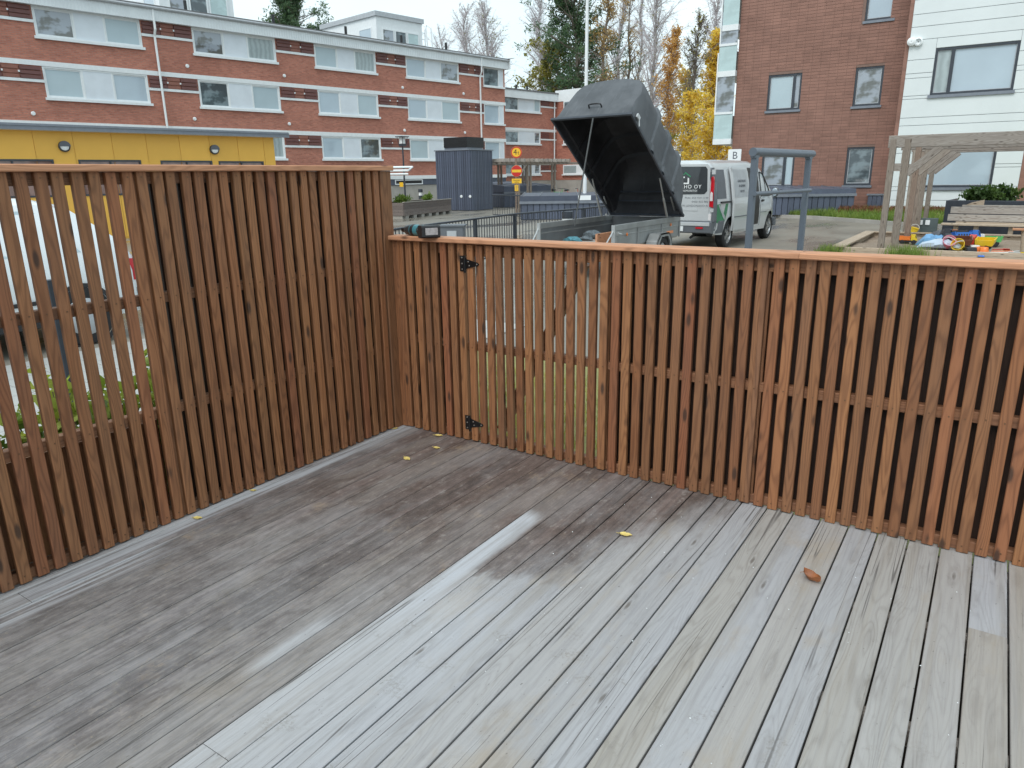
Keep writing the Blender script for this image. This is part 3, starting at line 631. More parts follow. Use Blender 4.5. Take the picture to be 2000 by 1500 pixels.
def penthouse(px, parent):
    inw = 2.6
    s0, zt = bl(px[0], px[1], inw); s1, _ = bl(px[2], px[3], inw); dpt = 6.5; zb = 10.03
    m_ = MB(); m_.box(s0, s1, inw, inw+dpt, zb, zt-.3); o_ = m_.obj('penthouse', WHITE, parent)
    MB().box(s0-.12, s1+.12, inw-.12, inw+dpt+.12, zt-.299, zt).obj('penthouse_roof', LGREY, o_)
    L_ = s1-s0
    for a, b_, k in ((.13, .35, P_TREE), (.40, .62, P_DARK), (.67, .90, P_GREEN)):
        f_ = MB(); frame(f_, s0+L_*a-.07, s0+L_*b_+.07, zb+.28, zt-1.0, inw-.05, inw-.002, .08); f_.obj('penthouse_window', WHITE, o_)
        MB().box(s0+L_*a, s0+L_*b_, inw-.022, inw-.001, zb+.35, zt-1.07).obj('penthouse_pane', k, o_, (s0, 0, zb))
    MB().box(s0-.02, s0-.001, inw+.6, inw+1.9, zb+.35, zt-1.0).obj('penthouse_pane', P_BLUE, o_, (s0, 0, zb))
    f_ = MB(); 
    for y0_, y1_ in ((inw+.52, inw+.6), (inw+1.9, inw+1.98)): f_.box(s0-.04, s0-.001, y0_, y1_, zb+.28, zt-.93)
    f_.box(s0-.04, s0-.001, inw+.6, inw+1.9, zt-1.0, zt-.93); f_.obj('penthouse_window', WHITE, o_)
    return s0, s1, zt
penthouse((733, 21, 823, 36), bld)
penthouse((300, -75, 449, -45), bld)
ld = MB()
for dx in (0, .5): ld.tube([(-3.6+dx, 5.4, 10.0), (-3.6+dx, 5.4, 12.4), (-3.55+dx, 5.2, 12.75), (-3.5+dx, 4.8, 12.5), (-3.5+dx, 4.7, 11.2)], .05, 6)
for k in range(5): ld.tube([(-3.6, 5.4, 10.4+.45*k), (-3.1, 5.4, 10.4+.45*k)], .03, 5)
ld.obj('roof_ladder', WHITE, bld)

# lower wing that steps back beyond the end of the long block
IN2 = 3.2
wing = thing('apartment_wing', 'lower red brick wing stepping back beyond the long block, behind the road signs', 'building', BP, BRZ)
s1w, _ = bl(1086, 200, IN2); zr = bl(1040, 180, IN2)[1]
rows2 = []
for vs_, vt_ in ((218, 192), (281, 258), (341.5, 322)):
    rows2.append((bl(1020, vs_, IN2)[1], bl(1020, vt_, IN2)[1]+.1))
sa, sb = bl(991, 210, IN2)[0], bl(1055, 210, IN2)[0]
hh_ = [(sa-3, sb, a, b_) for a, b_ in rows2]
w_ = MB(); holes(w_, -14, s1w, 1.2, zr-.2, IN2, hh_, .14); w_.obj('wall', BRICK, wing)
MB().box(-14, s1w, IN2+.03, IN2+.3, -.1, 1.2).obj('plinth', CONC, wing)
for a, b_ in rows2:
    MB().box(-14, s1w+.02, IN2-.05, IN2+.05, b_+.002, b_+.22 if b_ < 7 else b_+.02).obj('floor_band', WHITE, wing)
    bigwin(wing, sa-3, sb, a, b_, IN2+.03, (P_DARK, P_TREE if a < 6 else P_BLIND), (sa+1.35, sa+3.35))
    for k in (0, 1):
        x0 = sb+.1+k*1.15
        lb = MB()
        for q in range(3): lb.box(x0, x0+1.05, IN2-.06, IN2-.003, b_-.2-q*.18, b_-.06-q*.18)
        lb.obj('louvre', LOUV if k == 0 else LOUV2, wing)
    MB().box(sb+.05, s1w, IN2-.06, IN2-.002, b_-.70, b_-.58).obj('louvre_sill', WHITE, wing)
MB().box(-14, s1w+.05, IN2-.3, IN2+.1, zr-.62, zr-.02).obj('fascia', FASCIA, wing)
MB().box(-14, s1w+.05, IN2-.35, IN2+9, zr-.018, zr+.10).obj('roof', ROOFM, wing)
for k in (-1, 2.2, 3.6): v_ = MB(); v_.tube([(sa+k, IN2+1.0, zr+.1), (sa+k, IN2+1.0, zr+.62)], .09, 8); v_.obj('roof_vent', BLACK, wing)
d_ = MB(); d_.tube([(s1w-.35, IN2-.12, zr-.6), (s1w-.35, IN2-.12, 1.1)], .06, 8); d_.obj('downpipe', WHITE, wing)
# block standing square to it
xw, zt3 = bl(1086, 177, IN2)
cross = thing('apartment_block', 'red brick block with white parapet standing square to the wing, behind the flagpole', 'building', BP, BRZ)
c_ = MB(); c_.box(s1w, s1w+5, IN2-3.6, IN2-.001, 1.2, zt3-.95); c_.obj('wall', BRICK, cross)
MB().box(s1w+.02, s1w+5, IN2-3.58, IN2-.02, -.1, 1.2).obj('plinth', CONC, cross)
MB().box(s1w-.06, s1w+5.1, IN2-3.7, IN2+.05, zt3-.949, zt3-.02).obj('parapet', WHITE, cross)
for a, b_ in rows2:
    if a > 0:
        f_ = MB()
        y0_, y1_ = IN2-3.3, IN2-.9
        f_.box(s1w-.07, s1w-.002, y0_, y1_, a, b_-.12); wn = f_.obj('window', WHITE, cross)
        MB().box(s1w-.085, s1w-.071, y0_+.9, y1_-.12, a+.1, b_-.22).obj('pane', P_CURT if a < 3 else P_DARK, wn)
        MB().box(s1w-.2, s1w-.072, y0_-.06, y1_+.06, a-.10, a+.0).obj('sill', WHITE, wn)

# ------------------------------------------------------------------ ochre garage in front of it
GP = Vector((-19.25, 9.56, 0))
gar = thing('garage', 'low ochre garage building with a blue-grey metal roof edge', 'building', GP, BRZ)
gw = [(-6.5, -4.9, 1.2, 2.235), (-4.3, -2.27, 1.2, 2.235), (-1.63, .12, 1.2, 2.23), (.71, 2.38, 1.2, 2.22), (2.6, 4.22, 1.2, 2.21)]
seam = [-6.75, -5.7, -4.68, -3.68, -2.68, -1.68, -.63, .36, 1.38, 2.36, 3.34, 4.29, 4.69]
b0 = MB(); holes(b0, -14, 4.68, -.1, 3.02, .02, gw, .12); b0.add([(4.68, .02, -.1), (4.68, 6, -.1), (4.68, 6, 3.02), (4.68, .02, 3.02)], [(0, 1, 2, 3)]); b0.obj('wall', YEL, gar)
for a, b_ in zip(seam, seam[1:]):
    p = MB(); holes(p, a+.006, b_-.006, -.05, 3.0, 0, [(max(a+.006, h[0]), min(b_-.006, h[1]), h[2], h[3]) for h in gw if h[0] < b_-.02 and h[1] > a+.02], .02)
    p.box(a+.006, b_-.006, .001, .019, 2.4, 3.0); p.obj('panel', YEL, gar, (a, 0, 0))
for h in gw:
    f_ = MB(); frame(f_, h[0], h[1], h[2], h[3], -.02, .10, .05, [((h[0]+h[1])/2-.02, (h[0]+h[1])/2+.02)]); wn = f_.obj('window', ANTHD, gar)
    MB().box(h[0]+.05, h[1]-.05, .03, .04, h[2]+.05, h[3]-.05).obj('pane', pane('pane_garage_%d' % int(h[0]*10), (.30, .18, .155), .12, 19, .8), wn, (h[0], 0, h[2]))  # the pinkish reflection of brick is put into the pane colour
r_ = MB(); r_.box(-14, 5.12, -.26, 6.5, 3.06, 3.13); r_.box(-14, 5.14, -.31, -.261, 3.00, 3.15); r_.box(-14, 5.10, -.34, -.311, 3.11, 3.17); r_.obj('roof_edge', ZINC, gar)
MB().box(-14, 4.9, -.25, 6.3, 3.001, 3.059).obj('soffit', WHITE, gar)
r_ = MB(); r_.prism([(-.30, 3.151), (6.5, 3.60), (6.5, 3.131), (-.30, 3.131)], -14, 5.0, 'x'); r_.obj('roof', ZINC, gar)
for lx, lz, lab in ((-1.94, 2.59, 'left round half-shaded wall lamp on the ochre garage'), (2.49, 2.57, 'right round half-shaded wall lamp on the ochre garage')):
    l_ = thing('wall_lamp', lab, 'lamp', GP+BD*lx-BN*.0+Vector((0, 0, lz)), BRZ, 'round lamps on the ochre garage')
    q = MB(); M = Matrix.Rotation(R_(90), 4, 'X'); q.lathe([(.15, .002), (.15, .07), (.125, .085), (.125, .06)], 24, 0, M, False); q.obj('housing', ANTHD, l_)
    q = MB(); q.lathe([(.124, .055), (.11, .09), (.06, .105), (.005, .108)], 24, 0, M, False); q.obj('diffuser', LAMPW, l_)
    q = MB(); P_ = [(.150*math.cos(R_(a)), .150*math.sin(R_(a))) for a in range(0, 181, 12)]; q.prism(P_, -.118, -.09, 'y'); q.obj('shade', INKG, l_)
t = thing('blue_sign', 'blue notice plate low on the ochre garage, seen through the tall fence', 'sign', GP+BD*(-.2)+Vector((0, 0, 0)), BRZ)
MB().box(-.25, .25, -.034, -.021, 1.15, 1.75).obj('plate', BLUES, t)

# ------------------------------------------------------------------ brown tiled apartment house and its white wing on the right
TY, WY = 28.6, 27.5
tl = ony(1427, 330, TY).x; tr = ony(1745, 330, WY).x+.4
tow = thing('apartment_house', 'brown tiled apartment house with anthracite windows and glass balconies', 'building', (tl, TY, 0))
def rect(u0, v0, u1, v1, Y, ox):
    a, c = ony(u0, v1, Y), ony(u1, v0, Y); return (a.x-ox, c.x-ox, a.z, c.z)
TWn = [rect(1501, 141, 1574, 217, TY, tl), rect(1668, 126, 1742, 208, TY, tl), rect(1688, -30, 1752, 42, TY, tl), rect(1497, 300, 1563, 365, TY, tl), rect(1652, 286, 1716, 362, TY, tl)]
TWn = [(round(a/.325)*.325, round(b_/.325)*.325, z0, z1) for a, b_, z0, z1 in TWn]
TWn[3] = (TWn[0][0], TWn[0][1], *TWn[3][2:]); TWn[1] = (TWn[4][0], TWn[4][1], *TWn[1][2:]); TWn[2] = (TWn[4][0]+.1, TWn[4][1]+.1, *TWn[2][2:])
TW_ = tr-tl; TH = 13.0
w_ = MB(); holes(w_, 0, TW_, -.1, TH, .010, TWn, .18); w_.add([(0, .03, -.1), (0, 9, -.1), (0, 9, TH), (0, .03, TH)], [(3, 2, 1, 0)]); w_.add([(0, .03, TH), (TW_, .03, TH), (TW_, 9, TH), (0, 9, TH)], [(0, 1, 2, 3)]); w_.obj('wall', GROUT, tow)
BW, BH, JT = .325, .116, .011
cells = []
rt = random.Random(4)
for j in range(int((TH-.2)/BH)):
    z0 = .02+j*BH
    if j in (30, 57, 58): z0 += 0
    if z0 > 10.6: break
    for i in range(int(TW_/BW)+1):
        x0 = i*BW; x1 = min(x0+BW-.006, TW_); z1 = z0+BH-JT
        cut = [(a, b_, c, d) for a, b_, c, d in TWn if a-.01 < (x0+x1)/2 < b_+.01 and z1 > c-.05 and z0 < d+.03]
        if cut: continue
        cells.append((x0, x1, z0, z1))
cells.sort(key=lambda c: (Vector((c[0]+tl, TY, c[2]))-CAM).length)
tm = {}
def tilemesh(L):
    k = round(L, 3)
    if k not in tm: tm[k] = MB().box(-L/2, L/2, -.0, .009, -(BH-JT)/2, (BH-JT)/2).mesh('brick', TILE)
    return tm[k]
# those whose course the photograph shows largest, one by one; the rest of the field as one part
vis = [c for c in cells if c[2] > .75]; rest = MB()
for c in vis[:300]:
    link('brick', tilemesh(c[1]-c[0]), tow, ((c[0]+c[1])/2, rt.uniform(-.0015, .001), (c[2]+c[3])/2), (0, rt.uniform(-.003, .003), 0))
for c in [c for c in cells if c[2] <= .75]+vis[300:]:
    y = rt.uniform(-.0015, .001); rest.box(c[0], c[1], y, .009, c[2], c[3])
tag(rest.obj('brick_field', TILE, tow), kind='stuff')
KT = [((.0, .74), (.78, 1.0)), ((.0, 1.0),), ((0, 1),), ((0, .66), (.72, 1.0)), ((0, 1),)]
PT = [(P_BLIND, P_TREE), (P_TREE,), (P_BLUE,), (P_TREE, P_BLIND), (P_DARK,)]
for h, ks, ps in zip(TWn, KT, PT):
    a, b_, c, d = h; f_ = MB(); w_ = b_-a
    frame(f_, a, b_, c, d, .035, .12, .075, [(a+w_*k[1]-.01, a+w_*k[1]+.10) for k in ks[:-1]]); wn = f_.obj('window', ANTHD, tow)
    i_ = MB(); frame(i_, a+.075, b_-.075, c+.075, d-.075, .075, .10, .03); i_.obj('sash', LGREY, wn)
    for (k0, k1), p in zip(ks, ps): MB().box(a+w_*k0+.03, a+w_*k1-.03, .085, .095, c+.06, d-.06).obj('pane', p, wn, (a, 0, c))
    MB().box(a-.05, b_+.05, -.05, .034, c-.085, c-.0).obj('sill', ZINC, wn)
bs = thing('letter_sign', 'white sign with the letter B at the left corner of the brown tiled house', 'sign', ony(1434, 312, TY-.6)+Vector((0, 0, -.36)), 0)
MB().box(-.27, .27, 0, .05, 0, .78).obj('plate', SIGNW, bs); text('B', .42, INKG, bs, (.02, -.003, .52), FRONT)
MB().box(-.3, .1, .051, .66, .35, .45).obj('bracket', ANTHD, bs)
# glazed balconies on its left corner
for i, (vt, vb, ut) in enumerate(((-40, 50, 1411), (88, 140, 1402), (222, 272, 1392))):
    q0 = ony(ut, vb, TY-.2); q1 = ony(1436, vt, TY-.2); x0 = q0.x-tl; z0, z1 = q0.z, q1.z; xr_ = -.015
    f_ = MB(); f_.box(x0, xr_, -.2, 2.6, z0-.22, z0); f_.box(x0, xr_, -.22, -.14, z1, z1+.09); f_.box(x0, x0+.08, -.14, 2.6, z1, z1+.09); ba = f_.obj('balcony', WHITE, tow)
    MB().box(x0+.01, xr_, -.19, -.165, z0+.001, z1-.001).obj('balcony_glass', P_GREEN, ba, (x0, 0, z0))
    MB().box(x0+.01, x0+.035, -.16, 2.55, z0+.001, z1-.001).obj('balcony_glass', P_GREEN, ba, (x0, 0, z0))
    zn = ony(1436, (-250, -40, 88)[i], TY-.2).z+.0 if i else z1+1.9
    up = MB(); up.box(x0+.03, xr_, -.172, -.160, z1+.092, zn-.26); up.obj('balcony_upper_glass', P_TREE if i else P_BLUE, ba, (x0, 0, z1))
    post = MB(); post.box(x0-.0, x0+.05, -.21, -.16, z1+.09, zn-.24); post.obj('balcony_post', WHITE, ba)
# white panelled wing
wl = ony(1745, 330, WY).x; wr = ony(1986, 375, WY).x
wh = thing('white_wing', 'white panelled wing of the house with large anthracite windows, behind the grey pergola', 'building', (wl, WY, 0))
WWn = [rect(1822, 79, 1991, 186, WY, wl), rect(1846, 278, 1950, 366, WY, wl)]
a0, a1 = WWn[1][0], WWn[1][1]; a0 = ony(1800, 300, WY).x-wl
WWn[1] = (a0, a1, WWn[1][2], WWn[1][3]); WWn[0] = (a0+.0, ony(1991, 100, WY).x-wl, WWn[0][2], WWn[0][3])
TWd = max(wr-wl, WWn[0][1]+.5)
lines = [406, 391, 373, 365, 330, 324, 300, 276, 247, 232, 196, 190, 156, 147, 121, 83, 58, 34, 6, -12, -40, -80, -120, -170, -230]
zs_ = [ony(1745, v, WY).z for v in lines]
w_ = MB(); holes(w_, 0, TWd, -.1, 11.5, .03, WWn, .12); w_.add([(0, .03, -.1), (0, 8, -.1), (0, 8, 11.5), (0, .03, 11.5)], [(3, 2, 1, 0)]); w_.obj('wall', LGREY, wh)
MB().box(-.13, -.001, .04, 1.2, -.1, 11.5).obj('brick_edge', TILE, wh)
MB().box(0, TWd, .0, .029, -.1, zs_[0]-.01).obj('plinth', ANTHD, wh)
for z0, z1 in zip(zs_, zs_[1:]):
    if z1-z0 < .02: continue
    segs = [(0, TWd, z0, z1)]
    for h in WWn:
        if z1 > h[2]+.01 and z0 < h[3]-.01: segs = [s_ for (a, b_, c, d) in segs for s_ in ((a, h[0], c, d), (h[1], b_, c, d), (h[0], h[1], c, min(d, h[2])), (h[0], h[1], max(c, h[3]), d)) if s_[1]-s_[0] > .05 and s_[3]-s_[2] > .025]
    for a, b_, c, d in segs:
        o = rt.uniform(-.002, .002); p = MB(); p.bar(a+.006, b_-.006, o, .029, c+.008, d-.008, .006, 'x'); p.obj('panel', WPANEL, wh, (a, 0, c))
for h, ml, ps in ((WWn[0], .2, (P_CURT, P_BLUE)), (WWn[1], None, (P_BLUE,))):
    a, b_, c, d = h; w_ = b_-a; f_ = MB(); frame(f_, a, b_, c, d, .02, .11, .075, [(a+w_*ml, a+w_*ml+.11)] if ml else []); wn = f_.obj('window', ANTHD, wh)
    i_ = MB(); frame(i_, a+.075, b_-.075, c+.075, d-.075, .07, .09, .025); i_.obj('sash', LGREY, wn)
    if ml: MB().box(a+.05, a+w_*ml+.02, .08, .088, c+.05, d-.05).obj('pane', ps[0], wn, (a, 0, c))
    MB().box(a+(w_*ml+.10 if ml else .05), b_-.05, .08, .088, c+.05, d-.05).obj('pane', ps[-1], wn, (a, 0, c))
    MB().box(a-.06, b_+.06, -.06, .019, c-.10, c-.0).obj('sill', ZINC, wn)
for u_, r_v in ((1781, .085), (1794, .10)):
    q = ony(u_, 82, WY); v_ = MB(); M = Matrix.Translation((q.x-wl, 0, q.z)) @ Matrix.Rotation(R_(90), 4, 'X')
    v_.lathe([(.14, .0), (.14, .10), (.10, .12), (.10, .04), (.02, .03)] if u_ > 1790 else [(.15, 0), (.14, .12), (.07, .16), (.01, .16)], 18, 0, M, False); v_.obj('wall_vent', SIGNW, wh)
MB().box(TWd, TWd+4, .05, 2, -.1, 11.5).obj('brick_return', TILE, wh)

# ================================================================== YARD OBJECTS
def clad(parent, x0, x1, y, z0, z1, w, mat, axis='x', name='cladding_board', out=-1):
    """upright boards proud of a face, each a part"""
    nb = max(1, round((x1-x0)/w)); w = (x1-x0)/nb
    a, b_ = (y+out*.030, y-out*.001) if out < 0 else (y-.001, y+.030)
    if axis == 'x': me = MB().bar(-w/2+.011, w/2-.011, min(a, b_)-y, max(a, b_)-y, 0, z1-z0, .004).mesh(name, mat)
    else: me = MB().bar(min(a, b_)-y, max(a, b_)-y, -w/2+.011, w/2-.011, 0, z1-z0, .004).mesh(name, mat)
    for i in range(nb):
        c = x0+w*(i+.5); link(name, me, parent, (c, y, z0) if axis == 'x' else (y, c, z0))
# --- ventilation tower
tc = Vector((-19.5, 27.1, GZ))
tw = thing('ventilation_tower', 'tall anthracite board-clad ventilation tower with a black louvred top', 'tower', tc)
TX, TYD, THt = 2.25, 1.9, 2.98
MB().box(-TX, 0, 0, TYD, 0, THt).obj('core', ANTHD, tw)
clad(tw, -TX, 0, 0, .03, THt-.02, .145, ANTH); clad(tw, 0, TYD, 0, .03, THt-.02, .145, ANTH, 'y', out=1)
MB().box(-TX-.06, .06, -.06, TYD+.06, THt-.0, THt+.05).obj('top_flashing', ZINC, tw)
c_ = MB(); c_.box(-TX*.82, -.42, .3, TYD-.25, THt+.051, THt+.16); c_.obj('collar', ZINC, tw)
c_ = MB(); c_.box(-TX*.83, -.38, .26, TYD-.2, THt+.161, THt+.66)
for k in range(5): c_.box(-TX*.83-.012, -.368, .248, TYD-.188, THt+.19+k*.095, THt+.255+k*.095)
c_.obj('louvred_top', BLACK, tw)
for px, py, ax in ((-.62, -.026, 'X'), (-.02, -.026, 'X')):
    v_ = MB(); v_.lathe([(.075, 0), (.07, .03), (.02, .04)], 12, 0, Matrix.Translation((px if px < -.1 else -.06, py, .72)) @ Matrix.Rotation(R_(90), 4, 'X')); v_.obj('round_reflector', SIGNW, tw)
# --- planter on blocks
pa = Vector((-17.95, 20.2, GZ)); pb = Vector((-18.95, 24.7, GZ)); pd = (pb-pa); PL = pd.length; prz = math.atan2(pd.y, pd.x)
pl = thing('timber_planter', 'long grey-brown timber planter box standing on concrete blocks', 'planter', pa, prz)
PBRN = wood('planter_board', [(0, (.175, .145, .135)), (1, (.22, .185, .172))], along='X', rnd_amp=.15)
for k in range(4):
    z = .13+k*.135
    MB().bar(0, PL, -.0, .04, z, z+.13, .004, 'x').obj('plank', PBRN, pl, (0, 0, z)); MB().bar(-.03, -.001, .03, 1.05, z, z+.13, .004, 'y').obj('plank', PBRN, pl, (0, 0, z))
MB().bar(0, PL, 1.02, 1.06, .13, .67, .004, 'x').obj('plank', PBRN, pl)
MB().box(.0, PL, .041, 1.01, .16, .60).obj('soil', SOIL, pl)
for y_ in (-.035, .98): MB().box(-.035, PL+.03, y_, y_+.1, .671, .70).obj('rim', GREYX, pl)
for k in range(7): MB().box(.15+k*.72, .42+k*.72, .02, .25, 0, .129).obj('block', CONC, pl); 
MB().box(-.0, .22, .1, .9, 0, .129).obj('block', CONC, pl)
def bush(name, label, cat, c, rx, ry, h, mat, n, s, parent=None, group=None, stems=8, rnd=None, vert=.6):
    rr = rnd or random.Random(len(label)*7+n)
    t = thing(name, label, cat, c, 0, group) if parent is None else parent
    st = MB(); lv = MB()
    tips = []
    for _ in range(stems):
        a = rr.uniform(0, 6.28); q = rr.random()**.5; p = Vector((math.cos(a)*rx*q*.85, math.sin(a)*ry*q*.85, h*rr.uniform(.55, 1.0)*(1-.35*q*q))); tips.append(p)
        st.tube([(p.x*.35, p.y*.35, 0), (p.x*.75, p.y*.75, p.z*.5), tuple(p)], [.012, .008, .003], 4)
    for _ in range(n):
        p = rr.choice(tips); k = rr.random()**.5; q = Vector((p.x*(.4+.6*k), p.y*(.4+.6*k), p.z*k))+Vector((rr.gauss(0, .12*rx), rr.gauss(0, .12*ry), rr.gauss(0, .07*h)))
        if q.z < .01: q.z = .02
        d = Vector((rr.gauss(0, 1), rr.gauss(0, 1), rr.gauss(0, 1)*vert+.4)).normalized(); e = d.orthogonal().normalized(); e = (Matrix.Rotation(rr.uniform(0, 6.28), 3, d) @ e); L = s*rr.uniform(.6, 1.3)
        f2 = e.cross(d)*L*.3
        lv.add([q, q+e*L*.5+f2, q+e*L, q+e*L*.5-f2], [(0, 1, 2, 3)])
    if parent is None:
        st.obj('stem', BARKD, t); tag(lv.obj('foliage', mat, t), kind='stuff'); return t
    o = lv.obj('foliage', mat, t, None); o.location = c; tag(o, kind='stuff'); return o
rp = random.Random(9)
bush('planter_plant', 'light green feathery plant at the near end of the planter', 'plant', pa+Matrix.Rotation(prz, 3, 'Z') @ Vector((.75, .5, .60)), .55, .4, .42, L_GRASS, 700, .10)
bush('planter_plant', 'light green feathery plant at the far end of the planter', 'plant', pa+Matrix.Rotation(prz, 3, 'Z') @ Vector((3.1, .55, .60)), .5, .35, .40, L_GRASS, 600, .10)
# --- street lamp, bollard lamp, canopy
lp = dep(792, 392, 45); lp.z = GZ
t = thing('street_lamp', 'thin dark lamp post with square lantern in front of the brick building', 'lamp', lp)
MB().tube([(0, 0, 0), (0, 0, 3.55)], [.06, .045], 8).obj('pole', ANTHD, t)
q = MB(); q.box(-.30, .30, -.30, .30, 4.08, 4.13); q.obj('lamp_hood', ANTHD, t)
q = MB(); q.box(-.13, .13, -.13, .13, 3.70, 4.08); q.obj('lamp_glass', LAMPW, t)
q = MB(); q.box(-.16, .16, -.16, .16, 3.56, 3.699); [q.tube([(a, b_, 3.69), (a*1.4, b_*1.4, 4.09)], .018, 4) for a in (-.16, .16) for b_ in (-.16, .16)]; q.obj('lamp_bracket', ANTHD, t)
q = MB(); q.box(-.36, -.06, -.07, -.055, 1.15, 1.42); q.obj('notice_plate', SIGNY, t)
bo = onz(822, 393, GZ)
bo = dep(822, 390, 40); bo.z = GZ
t = thing('bollard_lamp', 'short dark bollard lamp with white collar behind the planter', 'lamp', bo)
q = MB(); q.lathe([(.12, 0), (.12, .72)], 12); q.obj('post', ANTHD, t); q = MB(); q.lathe([(.105, .721), (.105, .90)], 12); q.obj('lamp_glass', LAMPW, t); q = MB(); q.lathe([(.125, .901), (.125, 1.06), (.10, 1.08)], 12); q.obj('lamp_cap', ANTHD, t)
cp = dep(797, 333, 30); cz = cp.z
t = thing('bike_canopy', 'small glass canopy with white tube edges beyond the end of the tall fence', 'canopy', (cp.x, cp.y, GZ), R_(34))
q = MB()
for y_, z_ in ((0, 0), (-.0, -.14), (1.6, .16)): q.tube([(-4.2, y_, cz-GZ+z_), (0, y_, cz-GZ+z_)], .045, 8)
for x_ in (0, -2.1, -4.2): q.tube([(x_, 0, cz-GZ), (x_, 1.6, cz-GZ+.16)], .035, 8)
q.obj('edge_tube', WHITE, t)
MB().box(-4.15, -.05, .05, 1.55, cz-GZ+.0, cz-GZ+.012).obj('glass_roof', P_GREEN, t)
for x_ in (-1.9, -4.0): MB().tube([(x_, 1.4, 0), (x_, 1.4, cz-GZ+.14)], .05, 8).obj('post', LGREY, t)
# --- traffic signs on a timber post
sp = Vector((-14.95, 24.37, GZ)); sd_ = (CAM-sp); srz = math.atan2(sd_.y, sd_.x)+R_(90)
t = thing('sign_post', 'grey timber post carrying the road signs', 'post', sp, srz)
MB().bar(-.07, .03, .0, .09, 0, 2.42, .006).obj('post_timber', GREYZ, t); MB().bar(.045, .15, .0, .09, 0, 1.62, .006).obj('post_timber', GREYZ, t)
def hz(v, d=None):
    k = dep(1010, v, 1); kk = ray(1010, v); h_ = math.hypot(sp.x-CAM.x, sp.y-CAM.y)/math.hypot(kk.x, kk.y); return CAM.z+kk.z*h_-GZ
def disc(r0, r1, y, mat, par, name, z): 
    q = MB(); M = Matrix.Translation((0, y, z)) @ Matrix.Rotation(R_(90), 4, 'X'); q.lathe([(r0, 0), (r0, .004)] if r1 == 0 else [(r0, 0), (r0, .004), (r1, .004), (r1, 0)], 36, 0, M, r1 == 0); return q.obj(name, mat, par)
z4, zn_ = hz(297.5), hz(334)
a_ = thing('weight_limit_sign', 'round yellow and red 4 t weight limit sign', 'sign', sp+Vector((0, 0, 0)), srz)
a_.location = sp; disc(.245, 0, -.012, SIGNO, a_, 'plate', z4); disc(.235, .190, -.017, SIGNR, a_, 'ring', z4); disc(.190, 0, -.0165, SIGNY, a_, 'face', z4)
text('4', .33, INK, a_, (-.05, -.022, z4), FRONT, .001, space=.9); text('t', .24, INK, a_, (.09, -.022, z4-.02), FRONT, .001)
a_ = thing('no_entry_sign', 'round red no entry sign with yellow bar under the weight limit sign', 'sign', sp, srz)
disc(.245, 0, -.012, SIGNO, a_, 'plate', zn_); disc(.230, 0, -.017, SIGNR, a_, 'face', zn_); MB().box(-.20, .20, -.026, -.0215, zn_-.058, zn_+.058).obj('bar', SIGNY, a_)
zp = hz(353.5)
a_ = thing('road_sign_plate', 'wide yellow text plate under the no entry sign', 'sign', sp, srz)
MB().box(-.215, .215, -.016, -.012, zp-.10, zp+.10).obj('plate', SIGNY, a_); text('Huoltoajo', .075, INK, a_, (0, -.018, zp+.035), FRONT, .001); text('sallittu', .075, INK, a_, (0, -.018, zp-.045), FRONT, .001)
zp = hz(367)
a_ = thing('road_sign_plate', 'narrow yellow plate below the wide yellow text plate', 'sign', sp, srz)
MB().box(-.09, .07, -.016, -.012, zp-.135, zp+.13).obj('plate', SIGNY, a_)
q = MB()
for k in range(5): q.box(-.05+.004*k, .035-.006*k, -.0185, -.0165, zp+.08-.045*k, zp+.095-.045*k)
q.obj('print', INKG, a_)
# --- far pergola
p0 = dep(1026, 330, 39); p1 = dep(1137, 330, 42); p0.z = p1.z = GZ
pg = thing('timber_pergola', 'grey timber pergola far off in front of the brick wing', 'pergola', p0, math.atan2(p1.y-p0.y, p1.x-p0.x)); PLn = (p1-p0).length
zt_ = dep(1060, 313, 40).z-GZ
for y_ in (0, 2.4): MB().bar(-1.9, PLn+.2, y_-.045, y_+.045, zt_-.22, zt_-.10, .006, 'x').obj('beam', GREYX, pg, (0, y_, zt_))
for k in range(15): MB().bar(-1.85+k*.355, -1.85+k*.355+.12, -.35, 2.75, zt_-.099, zt_+.07, .006, 'y').obj('rafter', GREYX, pg, (k*.355, 0, zt_))
for x_ in (.28, 2.2):
    for dx in (-.11, .11):
        for y_ in (0, 2.4): MB().bar(x_+dx-.05, x_+dx+.05, y_-.05, y_+.05, 0, zt_-.221, .006).obj('post', GREYZ, pg, (x_, y_, 0))
q = MB(); q.bar(-.35, .35, -.03, .03, -.04, .04, .005, 'x'); o = q.obj('brace', GREYX, pg); o.location = (-.12, 0, zt_-.45); o.rotation_euler = (0, R_(-45), 0)
# --- low sheds (ramp covers)
def lowbox(name, label, a, b_, depth, h, hl, front_clad=.27, slope=.22):
    d = b_-a; L_ = d.length; t = thing(name, label, 'shed', a, math.atan2(d.y, d.x))
    MB().box(.02, L_-.02, .02, depth, 0, h-.02).obj('core', ANTHD, t)
    clad(t, 0, L_, .0, .02, h-.02, front_clad, ANTH); clad(t, 0, depth, .0, .02, h-.02, front_clad, ANTH, 'y', out=-1); clad(t, 0, depth, L_, .02, h-.02, front_clad, ANTH, 'y', out=1)
    MB().box(-.06, L_+.06, -.09, -.032, h-.10, h).obj('eave_flashing', ZINC, t)
    q = MB(); q.prism([(-.05, h+.002), (depth+.05, h+.002), (depth+.05, h+hl+slope), (-.05, h+hl)], -.04, L_+.04, 'x'); q.obj('lid', ANTH, t)
    k = 0
    while k*.75 < L_:
        q = MB(); q.prism([(-.06, h+hl+.001), (depth+.05, h+hl+slope+.001), (depth+.05, h+hl+slope+.03), (-.06, h+hl+.03)], k*.75-.012, k*.75+.012, 'x'); q.obj('standing_seam', ZINC, t); k += 1
    return t, L_
